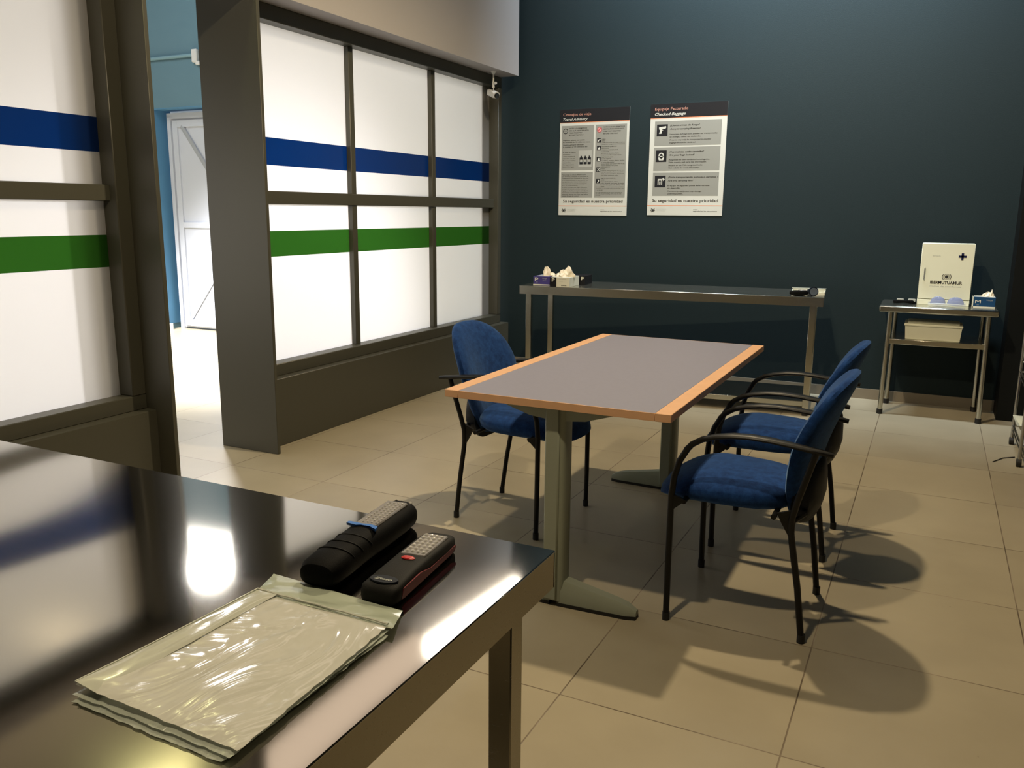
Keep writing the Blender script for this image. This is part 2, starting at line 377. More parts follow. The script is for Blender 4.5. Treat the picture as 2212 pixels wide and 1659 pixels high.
# corridor behind the partition
mb = MB().box(-9.2, -7.68, 6.75, 6.98, 0, ZC).box(-6.45, -3.56, 6.75, 6.98, 0, ZC).box(-7.68, -6.45, 6.75, 6.98, 2.385, ZC)
struct('wall_corridor', mb, M['wallblue'], label='blue painted corridor wall seen through the opening', cat='wall')
mb = MB().box(-7.681, -7.672, 6.748, 6.98, 0.06, 2.386).box(-6.458, -6.45, 6.748, 6.98, 0.06, 2.386).box(-7.68, -6.45, 6.748, 6.98, 2.378, 2.386)
struct('trim_1', mb, M['wallreveal'])
struct('wall_left', box(-9.3, -9.2, YF, 7.2, 0, ZC), M['white'])
struct('baseboard_corridor', MB().box(-9.2, -7.60, 6.738, 6.75, 0, 0.07).box(-6.45, -3.56, 6.738, 6.75, 0, 0.07), M['white'])
# door at the end of the corridor
dfm = MB().box(-7.60, -7.55, 6.86, 6.93, 0, 2.345).box(-6.53, -6.48, 6.86, 6.93, 0, 2.345).box(-7.55, -6.53, 6.86, 6.93, 2.29, 2.345)
door = struct('door_1', box(-7.55, -6.53, 6.885, 6.92, 0.02, 2.29), M['door'], label='white metal door with a diagonal brace at the corridor end', cat='door')
obj('door_frame', dfm, M['door'], door)
for z0, z1 in ((2.20, 2.27), (1.13, 1.19), (0.04, 0.11)):
    obj('door_rail', MB().box(-7.46, -6.62, 6.868, 6.886, z0, z1), M['door'], door)
for x0, x1 in ((-7.53, -7.46), (-6.62, -6.55)):
    obj('door_stile', MB().box(x0, x1, 6.866, 6.886, 0.04, 2.27), M['door'], door)
obj('door_brace', MB().tube([(-7.40, 6.872, 2.21), (-6.60, 6.872, 1.14)], (0.008, 0.024), 4, up=(0, 1, 0)), M['doorrib'], door)
obj('door_brace', MB().tube([(-7.48, 6.872, 0.08), (-6.60, 6.872, 1.14)], (0.008, 0.022), 4, up=(0, 1, 0)), M['door'], door)
# high window above the door, full of daylight
def emis(name, col, st):
    mt = bpy.data.materials.new(name); mt.use_nodes = True; t = mt.node_tree; t.nodes.clear()
    o = N(t, 'ShaderNodeOutputMaterial'); e = N(t, 'ShaderNodeEmission'); e.inputs[0].default_value = (*col, 1); e.inputs[1].default_value = st
    lnk(t, e.outputs[0], o.inputs[0]); return mt
hw = struct('window_3', MB().box(-7.95, -7.90, 6.72, 6.76, 3.62, 4.52).box(-6.55, -6.50, 6.72, 6.76, 3.62, 4.52).box(-7.90, -6.55, 6.72, 6.76, 3.62, 3.67).box(-7.90, -6.55, 6.72, 6.76, 4.47, 4.52), M['white'], label='high daylight window above the corridor door', cat='window')
obj('pane', MB().box(-7.90, -6.55, 6.735, 6.745, 3.67, 4.47), emis('daylight_pane', (1.0, 0.98, 0.95), 6.5), hw)
# linear luminaire along the upper bulkhead
tl = thing('linear_light', 'long white tube light mounted along the upper bulkhead', 'lamp', (-3.145, 5.62, 3.50))
obj('housing', MB().box(0, 0.05, -0.80, 0.80, 0.0, 0.20, 0.004), M['white'], tl)
obj('diffuser', MB().box(0.05, 0.13, -0.78, 0.78, 0.02, 0.18, 0.01), emis('lit_diffuser', (1.0, 0.90, 0.80), 10.0), tl)
glow_box = thing('linear_light', 'added dim glowing box beside the tube light, standing in for the lit bulkhead', 'lamp', (-3.145, 3.95, 3.38))  # added glow standing in for the lamplit upper bulkhead, not a second tube
obj('housing', MB().box(0, 0.05, -0.80, 0.80, 0.0, 0.34, 0.004), M['white'], glow_box)
obj('diffuser', MB().box(0.05, 0.13, -0.78, 0.78, 0.02, 0.32, 0.01), emis('dim_bulkhead_glow', (1.0, 0.80, 0.64), 1.3), glow_box)
# conduit and junction box on the corridor wall
cn = tag(obj('conduit', MB().cyl((-8.6, 6.735, 2.885), (-7.01, 6.735, 2.885), 0.017), M['conduit']), 'thin blue painted conduit along the corridor wall above the door', 'conduit')
jb = thing('junction_box', 'small white alarm box at the end of the wall conduit', 'box', (-6.97, 6.75, 2.87))
obj('housing', box(-0.055, 0.02, -0.04, 0, -0.06, 0.07, 0.008), M['white'], jb)
obj('outlet', box(-0.01, 0.05, -0.035, -0.005, -0.085, -0.05, 0.006), M['white'], jb)

# ------------------------------------------------------------------ partition (structure)
XG, XFr, XPl = -3.400, -3.313, -3.250
Z0, Z1 = 0.461, 2.327
def partition(idx, ya, yb, mullions, near):
    """ya..yb: frame extent; glass between frame stiles"""
    s = 0.045 if near else 0.075
    g0, g1 = ya+0.01, yb-0.05
    fr = MB().box(XG-0.02, XFr, ya, yb, 0.39, Z0, 0.004).box(XG-0.02, XFr, ya, yb, Z1, 2.41, 0.004)
    if near: fr.box(XG-0.02, XFr, yb-0.075, yb, Z0, Z1, 0.004)
    else: fr.box(XG-0.02, XFr, yb-0.055, yb, Z0, Z1, 0.004)
    lab = ('frosted partition left of the doorway with blue and green stripes' if near else 'frosted partition of three bays right of the doorway')
    w = struct('window_%d' % idx, fr, M['taupe'], label=lab, cat='window')
    obj('transom', box(XG-0.012, XG+0.045, ya, yb-0.05, 1.362, 1.434, 0.003), M['taupe'], w)
    for y in mullions:
        obj('mullion', box(XG-0.012, XG+0.035, y-0.024, y+0.024, Z0, Z1, 0.003), M['taupe'], w)
    yo = yb-0.16 if near else yb-0.185; xo = 0.07 if near else 0.012
    obj('backing_board', box(XG-xo-0.03, XG-xo, yo, yb, 0.3, 2.4, 0.002), M['taupe'], w)
    ys = [g0]+list(mullions)+[yb-0.03]
    for a, b in zip(ys[:-1], ys[1:]):
        pm = MB()
        for z0, z1 in ((Z0-0.01, 1.37), (1.42, Z1+0.01)):
            pm.add([(XG, a, z0), (XG, b, z0), (XG, b, z1), (XG, a, z1)], [(0, 1, 2, 3)])
        pn = obj('pane', pm, M['pane'], w, smooth=False)
        for nm, mt, z0, z1 in (('green_stripe', M['pgreen'], 1.065, 1.211), ('blue_stripe', M['pblue'], 1.577, 1.728)):
            obj(nm, MB().add([(XG+0.0015, a, z0), (XG+0.0015, b, z0), (XG+0.0015, b, z1), (XG+0.0015, a, z1)], [(0, 1, 2, 3)]), mt, pn, smooth=False)
    return w
partition(1, YF, 2.752, (-1.17, -0.20, 0.77, 1.74), True)
partition(2, 3.472, 6.47, (4.507, 5.482), False)
struct('trim_2', MB().box(-3.50, XPl, YF, 2.752, 0, 0.391, 0.003).box(-3.50, XPl, 3.472, 6.50, 0, 0.391, 0.003), M['taupe'])
# door jambs (thin panels standing proud of the frame)
struct('trim_3', box(-3.555, -3.145, 2.752, 2.775, 0, 2.41, 0.002), M['taupe'])
struct('trim_4', box(-3.555, -3.145, 3.450, 3.472, 0, 2.41, 0.002), M['taupe'])
# bulkhead above the partition; lamp glow put into a lighter, pinker taupe
struct('wall_bulkhead', box(-3.555, -3.150, YF, 6.45, 2.41, ZC), M['taupe'] if False else mat('taupe_bulkhead_lit', (0.39, 0.365, 0.36), 0.5, nscale=2, namt=0.04),
       label='taupe bulkhead above the frosted partition', cat='wall')

# ------------------------------------------------------------------ steel tables
def foot_cap(x, y, r=0.018): return MB().cyl((x, y, 0), (x, y, 0.03), r)
def steel_table(label, loc, rz, L, D, H, topm, shelf, apron=0.06, em='steel2'):
    """origin: front-left corner on the floor; x along the front, y towards the back"""
    t = thing('steel_table', label, 'table', loc, rz)
    obj('tabletop', MB().box(0, L, 0, D, H-0.0035, H, 0.0015), topm, t)
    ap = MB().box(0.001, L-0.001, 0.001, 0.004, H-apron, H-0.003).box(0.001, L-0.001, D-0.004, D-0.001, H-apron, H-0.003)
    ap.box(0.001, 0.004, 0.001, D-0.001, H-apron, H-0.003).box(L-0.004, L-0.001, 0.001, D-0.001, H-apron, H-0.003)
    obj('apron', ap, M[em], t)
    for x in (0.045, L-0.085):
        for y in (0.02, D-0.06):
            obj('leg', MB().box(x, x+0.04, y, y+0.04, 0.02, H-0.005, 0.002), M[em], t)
            obj('rubber_foot', MB().box(x+0.002, x+0.038, y+0.002, y+0.038, 0, 0.022, 0.002), M['foot'], t.children[-1])
    if shelf:
        obj('lower_shelf', MB().box(0.05, L-0.05, 0.025, D-0.025, 0.062, 0.10, 0.004), M['steel2'], t)
    return t
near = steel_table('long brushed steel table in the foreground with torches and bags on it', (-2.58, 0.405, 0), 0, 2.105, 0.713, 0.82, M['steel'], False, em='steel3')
far = steel_table('long steel table against the teal back wall below the notices', (-2.705, 5.585, 0), math.radians(5.6), 2.11, 0.60, 0.80, M['steel2'], True)

# small steel side table with a shelf
st = thing('side_table', 'small steel side table by the back wall carrying the first aid cabinet', 'table', (-0.288, 6.09, 0))
obj('tabletop', MB().box(0, 0.70, 0, 0.46, 0.70, 0.742, 0.008), M['steel2'], st)
for x, y in ((0.062, 0.045), (0.655, 0.045), (0.085, 0.42), (0.64, 0.42)):
    l = obj('leg', MB().cyl((x, y, 0.03), (x*0.97+0.010, y, 0.702), 0.0155), M['steel2'], st)
    obj('rubber_foot', MB().cyl((x, y, 0), (x, y, 0.034), 0.019), M['foot'], l)
obj('shelf', MB().box(0.075, 0.645, 0.035, 0.43, 0.485, 0.520, 0.003), M['steel2'], st)

# ------------------------------------------------------------------ desk
dk = thing('office_desk', 'grey-blue topped desk with beech edges between the blue chairs', 'desk', (-1.060, 3.205, 0))
HW, HL, ZT = 0.398, 0.775, 0.730
obj('desktop', MB().box(-HW+0.052, HW-0.052, -HL+0.004, HL-0.004, ZT-0.025, ZT, 0.0008), M['laminate'], dk)
ed = MB().box(-HW, -HW+0.052, -HL, HL, ZT-0.0255, ZT+0.0005, 0.0015).box(HW-0.052, HW, -HL, HL, ZT-0.0255, ZT+0.0005, 0.0015)
ed.box(-HW+0.052, HW-0.052, -HL, -HL+0.004, ZT-0.0255, ZT-0.0002, 0.0006).box(-HW+0.052, HW-0.052, HL-0.004, HL, ZT-0.0255, ZT-0.0002, 0.0006)
obj('wood_edging', ed, M['beech'], dk)
for sy in (-1, 1):
    yc = sy*0.690
    col = MB()
    prof = []
    for k in range(24):          # rounded column plan
        a = 2*PI*k/24; c, s_ = math.cos(a), math.sin(a)
        prof.append((math.copysign(abs(c)**0.7, c)*0.034, math.copysign(abs(s_)**0.5, s_)*0.041))
    ring = lambda z, p=prof, yc=yc: [(x, yc+y, z) for x, y in p]
    col.ring_loft([ring(0.02), ring(ZT-0.03)])
    lg = obj('leg_column', col, M['deskleg'], dk)
    obj('column_cover', MB().box(-0.036, 0.016, yc-0.048, yc-0.030, 0.022, ZT-0.028, 0.005), M['deskleg'], lg)
    obj('cable_duct', MB().box(-0.012, 0.012, yc+0.038, yc+0.044, 0.10, ZT-0.05, 0.001), M['plast'], lg)
    # T foot: low wedge tapering to rounded ends
    for sx in (-1, 1):
        rings = []
        for q in range(9):
            u = q/8; x = sx*(0.015+u*0.275); h = 0.080*(1-u)+0.032*u; w = 0.036*(1-u)+0.024*u
            if q == 8: h *= 0.55; w *= 0.6
            if q == 7: h *= 0.93
            z0 = 0.012
            rings.append([(x, yc-w, z0), (x, yc+w, z0), (x, yc+w, z0+h*0.55), (x, yc+w*0.62, z0+h), (x, yc-w*0.62, z0+h), (x, yc-w, z0+h*0.55)])
        obj('foot', MB().ring_loft(rings), M['deskleg'], dk)
        obj('foot_pad', MB().ring_loft([[(r[0][0], r[0][1]-0.002, 0), (r[1][0], r[1][1]+0.002, 0), (r[1][0], r[1][1]+0.002, 0.0125), (r[0][0], r[0][1]-0.002, 0.0125)] for r in rings]), M['foot'], dk.children[-1])
        # bracket under the top
        obj('bracket', MB().prism([(sx*0.03, 0.655), (sx*0.10, 0.662), (sx*0.225, 0.700), (sx*0.225, ZT-0.0255), (sx*0.03, ZT-0.0255)], 'y', yc-0.030, yc+0.030), M['deskleg'], dk)
obj('cross_beam', MB().box(-0.02, 0.02, -0.65, 0.65, 0.64, 0.70, 0.004), M['deskleg'], dk)

# ------------------------------------------------------------------ chairs (x = forward)
def make_chair(label, loc, rz, group):
    t = thing('armchair', label, 'chair', loc, rz, group)
    # seat cushion
    def outline(th, sc=1.0):
        c, s = math.cos(th), math.sin(th)
        x = math.copysign(abs(c)**0.62, c)*0.231; y = math.copysign(abs(s)**0.70, s)*0.222
        y *= 1-0.16*(0.205-x)/0.41
        return x*sc, y*sc
    def zmid(x):
        z = 0.462-0.02*(0.2-x)*1.0
        if x > 0.10: z -= 0.9*(x-0.10)**2*1.6
        if x < -0.12: z += 0.3*(-0.12-x)
        return z
    rings = []
    NN = 40
    for sc, dz in ((0.30, -0.052), (0.90, -0.050), (0.975, -0.036), (1.0, -0.012), (0.985, 0.010), (0.92, 0.024), (0.78, 0.033), (0.55, 0.037), (0.28, 0.038), (0.02, 0.038)):
        r = []
        for k in range(NN):
            x, y = outline(2*PI*k/NN, sc); xx = x+0.070
            dd = dz
            if dz < -0.02: dd = dz+0.018*max(0, (xx-0.12)/0.14)
            r.append((xx, y, zmid(xx)+dd-(0.012*(y/0.2)**2 if dz > 0 else 0)))
        rings.append(r)
    obj('seat', MB().ring_loft(rings), M['fabric'], t)
    # backrest: (v across, w up) outline, leaning and slightly wrapped
    def back_x(z): # front face x of the cushion at height z
        u = (z-0.36)/0.49; return -0.118-0.045*u-0.10*max(0, u)**2.2
    def back_ring(inset, off):
        r = []
        for k in range(44):
            th = 2*PI*k/44; c, s = math.cos(th), math.sin(th)
            w = 0.245+math.copysign(abs(s)**0.80, s)*(0.245-inset)
            hw = 0.148+0.072*min(1, max(0, (w-0.02)/0.26))
            v = math.copysign(abs(c)**0.72, c)*(hw-inset)
            z = 0.360+w
            r.append((back_x(z)-off+0.055*(v/0.2)**2*0.7, v, z))
        return r
    obj('backrest', MB().ring_loft([back_ring(0.19, 0.0), back_ring(0.12, -0.004), back_ring(0.05, -0.002), back_ring(0.018, 0.006), back_ring(0.003, 0.016), back_ring(0.0, 0.028), back_ring(0.004, 0.040), back_ring(0.018, 0.049), back_ring(0.05, 0.054), back_ring(0.12, 0.056), back_ring(0.19, 0.057)]), M['fabric'], t)
    sr = []
    for off, sc, zs in ((0.036, 1.0, 0.0), (0.050, 0.99, -0.004), (0.064, 0.93, 0.006), (0.074, 0.78, 0.03), (0.080, 0.45, 0.07), (0.082, 0.05, 0.10)):
        r = []
        for k in range(36):
            a = 2*PI*k/36; c, s_ = math.cos(a), math.sin(a)
            v = math.copysign(abs(c)**0.7, c)*0.150*sc; z = 0.455+math.copysign(abs(s_)**0.8, s_)*0.112*sc
            bulge = max(0, 1-abs(z-0.43)/0.12)*0.022*(off > 0.05)
            r.append((back_x(max(z, 0.36))-off-bulge+0.055*(v/0.2)**2*0.7, v, z))
        sr.append(r)
    obj('back_shell', MB().ring_loft(sr), M['plast'], t)
    R0 = 0.0105
    for s in (-1, 1):
        # front leg
        fl = [(0.217, s*0.240, 0.012), (0.219, s*0.238, 0.22), (0.219, s*0.236, 0.43), (0.212, s*0.236, 0.50), (0.196, s*0.236, 0.555), (0.172, s*0.236, 0.598)]
        l = obj('leg', MB().tube(fl, R0, 10), M['tube'], t)
        obj('foot_cap', MB().cyl((0.217, s*0.240, 0), (0.217, s*0.240, 0.028), 0.0125), M['foot'], l)
        rl = [(-0.208, s*0.196, 0.012), (-0.186, s*0.200, 0.18), (-0.160, s*0.206, 0.33), (-0.154, s*0.209, 0.37), (-0.155, s*0.212, 0.41), (-0.168, s*0.218, 0.47), (-0.190, s*0.226, 0.55), (-0.212, s*0.232, 0.632)]
        l = obj('leg', MB().tube(rl, R0, 10), M['tube'], t)
        obj('foot_cap', MB().cyl((-0.208, s*0.196, 0), (-0.208, s*0.196, 0.028), 0.0125), M['foot'], l)
        # armrest: flattened pad running back over the rear tube
        ap = [(0.178, 0.590), (0.160, 0.612), (0.128, 0.632), (0.085, 0.646), (0.035, 0.655), (-0.02, 0.658), (-0.08, 0.655), (-0.14, 0.648), (-0.20, 0.640), (-0.235, 0.636), (-0.262, 0.632)]
        ar = [(0.0105, 0.0105), (0.013, 0.010), (0.016, 0.0095), (0.020, 0.009), (0.022, 0.009), (0.0225, 0.009), (0.022, 0.009), (0.020, 0.009), (0.017, 0.009), (0.014, 0.009), (0.010, 0.008)]
        obj('armrest', MB().tube([(x, s*0.236, z) for x, z in ap], ar, 14), M['tube'], t)
    obj('crossbar', MB().tube([(0.178, -0.236, 0.418), (0.178, 0.236, 0.418)], (0.009, 0.009), 8, up=(0, 0, 1)), M['tube'], t)
    obj('crossbar', MB().tube([(-0.10, -0.212, 0.405), (-0.10, 0.212, 0.405)], (0.009, 0.009), 8, up=(0, 0, 1)), M['tube'], t)
    for s in (-1, 1):
        obj('bracket', MB().prism([(0.225, 0.440), (0.225, 0.388), (0.210, 0.388), (0.185, 0.410), (0.170, 0.425)], 'y', s*0.236-0.006, s*0.236+0.006), M['tube'], t)
        obj('bracket', MB().prism([(-0.165, 0.352), (-0.148, 0.352), (-0.125, 0.390), (-0.11, 0.42), (-0.165, 0.44)], 'y', s*0.208-0.006, s*0.208+0.006), M['tube'], t)
        obj('back_support', MB().tube([(-0.158, s*0.210, 0.40), (-0.185, s*0.150, 0.41), (-0.180, s*0.06, 0.43)], 0.009, 8, up=(0, 0, 1)), M['tube'], t)
    return t
G = 'blue office armchairs around the desk'
chA = make_chair('blue armchair on the far side of the desk, beside the frosted partition', (-1.562, 3.246, 0), math.radians(-4), G)
chB = copy_tree(chA); chB.location = (-0.466, 2.797, 0); chB.rotation_euler.z = math.radians(180)
chB['label'] = 'blue armchair nearest the camera, its back to the right'
chC = copy_tree(chA); chC.location = (-0.482, 3.500, 0); chC.rotation_euler.z = math.radians(180)
chC['label'] = 'blue armchair right of the desk, partly hidden behind the nearest one'

# ------------------------------------------------------------------ posters
def flat(mb, base_y): # text plane (x,y) -> wall plane x,z facing -Y
    mb.v = [(v[0], base_y, v[1]) for v in mb.v]; mb.f = [tuple(f) for f in mb.f]; return mb
PW, PH = 0.594, 0.841
def rect(mb, u0, u1, v0, v1, d): # fractions of the sheet, v from the top
    return mb.box(u0*PW, u1*PW, -0.004-d, -0.004, (1-v1)*PH, (1-v0)*PH)
def tx(items, d): # items: (string, u, v baseline from top, height frac, width frac|None, shear, bold)
    return flat(text_mb([(s, u*PW, (1-v)*PH, h*PH, (w*PW if w else None), sh, b) for s, u, v, h, w, sh, b in items]), -0.004-d)
def circle(mb, cu, cv, r, r2, d, n=28):
    cx, cz = cu*PW, (1-cv)*PH
    o = [(cx+r*math.cos(2*PI*k/n), cz+r*math.sin(2*PI*k/n)) for k in range(n)]
    if r2 <= 0: return mb.prism(o, 'y', -0.004-d, -0.004)
    i = [(cx+r2*math.cos(2*PI*k/n), cz+r2*math.sin(2*PI*k/n)) for k in range(n)]
    y = -0.004-d
    mb.add([(a, y, b) for a, b in o]+[(a, y, b) for a, b in i], [(k, (k+1) % n, (k+1) % n+n, k+n) for k in range(n)]); return mb
def poly(mb, pts, d): # pts in fractions (u, v)
    return mb.prism([(u*PW, (1-v)*PH) for u, v in pts], 'y', -0.004-d, -0.004)
def poster_base(label, x, z):
    t = thing('wall_notice', label, 'poster', (x, YB-0.0005, z))
    obj('sheet', MB().box(0, PW, -0.004, 0, 0, PH), M['paper'], t)
    obj('header_band', rect(MB(), 0, 1, 0, 0.122, 0.0004), M['ink'], t)
    each('orange_line', [rect(MB(), 0, 1, 0.122, 0.127, 0.0004), rect(MB(), 0, 1, 0.908, 0.913, 0.0004)], M['orange'], t)
    obj('slogan', tx([('Su seguridad es nuestra prioridad', 0.065, 0.878, 0.026, 0.875, 0, 0.012)], 0.0006), M['ink'], t)
    em = MB(); circle(em, 0.078, 0.955, 0.010, 0, 0.0005)
    for a in range(0, 360, 45):
        if a in (90, 270): continue
        circle(em, 0.078+0.026*math.cos(math.radians(a)), 0.955+0.0175*math.sin(math.radians(a)), 0.0042, 0, 0.0005, 10)
    obj('emblem', em, M['inkgrey'], t)
    obj('footer_text', tx([('MINISTERIO', 0.13, 0.948, 0.0075, 0.135, 0, 0), ('DE FOMENTO', 0.13, 0.962, 0.0075, 0.12, 0, 0)], 0.0006), M['palegrey'], t)
    obj('footer_text', tx([('www.', 0.62, 0.949, 0.0075, 0.065, 0, 0.01), ('seguridad en los aeropuertos', 0.62, 0.965, 0.010, 0.315, 0, 0.012)], 0.0006), M['inkgrey'], t)
    return t
p1 = poster_base('left wall notice headed Travel Advisory, with many small pictograms', -2.838, 1.308)
obj('heading', tx([('Consejos de viaje', 0.045, 0.060, 0.024, 0.41, 0, 0.008)], 0.0008), M['salmon'], p1)
obj('subheading', tx([('Travel Advisory', 0.045, 0.104, 0.024, 0.36, 0.25, 0.016)], 0.0008), M['paper'], p1)
each('grey_panel', [rect(MB(), 0.030, 0.500, 0.152, 0.572, 0.0003), rect(MB(), 0.030, 0.500, 0.588, 0.832, 0.0003), rect(MB(), 0.525, 0.968, 0.152, 0.832, 0.0003)], M['pgrey'], p1)
rg = MB(); circle(rg, 0.085, 0.202, 0.0215, 0.0165, 0.0008)
obj('permitted_ring', rg, M['ink'], p1)
obj('small_print', tx([('OK', 0.068, 0.207, 0.009, 0.034, 0, 0)], 0.0008), M['inkgrey'], p1)
rr = MB(); circle(rr, 0.580, 0.198, 0.020, 0, 0.0006); obj('prohibited_disc', rr, M['pink'], p1)
rr = MB(); circle(rr, 0.580, 0.198, 0.0215, 0.0170, 0.0010); poly(rr, [(0.558, 0.213), (0.552, 0.207), (0.600, 0.181), (0.606, 0.187)], 0.0010)
obj('prohibited_ring', rr, M['ringred'], p1)
bp = MB(); rect(bp, 0.285, 0.478, 0.385, 0.540, 0.0006); obj('bottle_picture', bp, M['pgrey2'], p1)
for k in range(3):
    u = 0.300+k*0.060; bt = MB()
    rect(bt, u, u+0.048, 0.452, 0.472, 0.0010); rect(bt, u, u+0.048, 0.494, 0.516, 0.0010); rect(bt, u, u+0.006, 0.47, 0.50, 0.001); rect(bt, u+0.042, u+0.048, 0.47, 0.50, 0.001)
    rect(bt, u+0.014, u+0.034, 0.436, 0.446, 0.0010); poly(bt, [(u+0.010, 0.4525), (u+0.014, 0.447), (u+0.034, 0.447), (u+0.038, 0.4525)], 0.001)
    obj('bottle_drawing', bt, M['ink'], p1)
L1 = [('ARTÍCULOS PERMITIDOS', .135, .183, .010, .265, 0, .01), ('MÁS ALLÁ DE ESTE PUNTO', .135, .204, .010, .290, 0, .01), ('ITEMS PERMITTED', .135, .225, .010, .195, .15, .01), ('BEYOND THIS POINT', .135, .245, .010, .215, .15, .01),
      ('Líquidos, geles y aerosoles', .05, .292, .011, .32, 0, .012), ('En recipientes de 100 mililitros o menos', .05, .312, .011, .40, 0, .004),
      ('Liquids, gels and aerosols', .05, .336, .011, .305, .15, .012), ('In containers of 100 millilitres or less', .05, .355, .011, .36, .15, .004)]
for i, s in enumerate(('En bolsa de plástico', 'transparente', 'y cierre hermético de', 'hasta 1 litro. Una por', 'Per transparent bag', 'of up to 1 litre.', 'One bag per person.', 'Remove it from luggage')):
    L1.append((s, .05, .405+i*.0195, .0085, (.19, .11, .18, .18, .19, .12, .17, .17)[i], .1 if i > 3 else 0, .006 if i > 5 else 0))
for i, s in enumerate(('Para proteger su vuelo es obligatorio pasar', 'por el control, y el equipaje de mano puede ser', 'inspeccionado por el personal de seguridad', 'si lo considera necesario, en presencia suya', 'Los aparatos electrónicos deben sacarse', 'del equipaje antes de pasar el control, gracias', 'por su colaboración')):
    L1.append((s, .05, .617+i*.0168, .0082, (.35, .39, .385, .385, .37, .365, .23)[i], 0, 0))
for i, s in enumerate(('In order to protect your flight, please pass', 'through the control and place the hand', 'luggage on the belt, it may be opened and', 'inspected by security staff if needed. Take', 'electronic devices out of the bags before', 'passing through the control.')):
    L1.append((s, .05, .737+i*.0165, .0082, (.37, .355, .38, .38, .385, .25)[i], .12, 0))
L1 += [('ARTÍCULOS NO PERMITIDOS', .635, .180, .010, .305, 0, .01), ('MÁS ALLÁ DE ESTE PUNTO', .635, .199, .010, .295, 0, .01), ('ITEMS NOT PERMITTED', .635, .220, .010, .25, .15, .01), ('BEYOND THIS POINT', .635, .241, .010, .215, .15, .01)]
blocks = ((.278, ('ARMAS', 'GUNS', 'Todas las armas de fuego y réplicas', 'firearms, toy guns and imitations')),
          (.346, ('SUSTANCIAS QUÍMICAS Y', 'EXPLOSIVAS', 'CHEMICAL AND EXPLOSIVE', 'SUBSTANCES', 'pinturas, ácidos, lejías', 'explosives, flammable items')),
          (.444, ('OBJETOS AFILADOS', 'SHARP OBJECTS', 'Cuchillos, navajas, tijeras, hachas', 'y hojas de afeitar', 'knives, blades and scissors over 6 cm', 'razor blades, ice picks')),
          (.536, ('HERRAMIENTAS', 'TOOLS', 'Taladros, destornilladores de más de 6', 'sierras, martillos, llaves y sopletes', 'drills, saws, crowbars, hammers', 'and other workmen tools')),
          (.640, ('OBJETOS CONTUNDENTES', 'CLUBS', 'Bates de béisbol, palos', 'palos de golf, raquetas de tenis', 'baseball bats, golf clubs, fishing rods', 'clubs')))
for v, ls in blocks:
    for i, s in enumerate(ls): L1.append((s, .618, v+.013+i*.0155, .0078, min(.33, .0105*len(s)), 0, .008 if i < 2 else -.002))
for i, s in enumerate(('Para más información consulte al personal de seguridad del', 'aeropuerto o en la compañía aérea con la que vaya a viajar', 'o en la web')):
    L1.append((s, .548, .735+i*.0145, .0070, (.40, .41, .10)[i], 0, -.002))
for i, s in enumerate(('For further information ask the airport security staff or', 'the airline you are travelling with, or see the web', 'site')):
    L1.append((s, .548, .785+i*.0135, .0070, (.38, .37, .07)[i], .1, -.002))
obj('small_print', tx([q[:6]+(q[6]+0.014,) for q in L1], 0.0006), M['inkgrey'], p1)
for v, polys in ((.278, [[(.560, .310), (.558, .302), (.575, .288), (.600, .285), (.598, .293), (.580, .298), (.568, .312)]]),
                 (.348, [[(.560, .380), (.575, .362), (.582, .358), (.590, .362), (.598, .380)]]),
                 (.452, [[(.560, .486), (.570, .474), (.566, .462), (.590, .460), (.584, .472), (.598, .486)]]),
                 (.548, [[(.562, .558), (.568, .554), (.598, .580), (.593, .584)], [(.593, .554), (.598, .558), (.567, .584), (.562, .580)]]),
                 (.655, [[(.566, .690), (.580, .675), (.572, .664), (.588, .660), (.594, .672), (.584, .688), (.570, .693)]])):
    tl_ = obj('pictogram_tile', rect(MB(), .550, .606, v, v+.040, 0.0006), M['ink'], p1)
    w_ = MB()
    for q in polys: poly(w_, q, .0010)
    obj('pictogram', w_, M['paper'], tl_)

p2 = poster_base('right wall notice headed Checked Baggage, with three pictogram panels', -2.072, 1.314)
obj('heading', tx([('Equipaje Facturado', 0.055, 0.055, 0.024, 0.44, 0, 0.008)], 0.0008), M['salmon'], p2)
obj('subheading', tx([('Checked Baggage', 0.055, 0.100, 0.024, 0.41, 0.25, 0.016)], 0.0008), M['paper'], p2)
each('grey_panel', [rect(MB(), .062, .935, a, b, .0003) for a, b in ((.152, .372), (.385, .597), (.612, .822))], M['pgrey'], p2)
def tile(v, w_, k_=None):
    t_ = obj('pictogram_tile', rect(MB(), .090, .235, v, v+.105, .0006), M['ink'], p2)
    obj('pictogram', w_, M['paper'], t_)
    if k_: obj('pictogram_detail', k_, M['ink'], t_)
tile(.180, poly(MB(), [(.118, .205), (.212, .196), (.214, .210), (.206, .216), (.182, .220), (.176, .232), (.160, .236), (.152, .262), (.122, .262), (.134, .232), (.120, .222)], .0010), circle(MB(), .172, .224, .0055, 0, .0013, 12))
tile(.410, circle(poly(MB(), [(.128, .462), (.198, .462), (.200, .490), (.190, .500), (.136, .500), (.126, .490)], .0010), .163, .457, .0215, .0125, .0010, 24),
     poly(circle(MB(), .163, .476, .005, 0, .0013, 12), [(.159, .478), (.167, .478), (.169, .492), (.157, .492)], .0013))
tile(.640, poly(poly(poly(MB(), [(.130, .668), (.190, .668), (.190, .722), (.178, .722), (.178, .682), (.142, .682), (.142, .722), (.130, .722)], .0010), [(.152, .690), (.168, .690), (.168, .722), (.152, .722)], .0010),
     [(.196, .672), (.190, .658), (.204, .664), (.208, .652), (.214, .664), (.226, .676), (.212, .676), (.206, .688)], .0010))
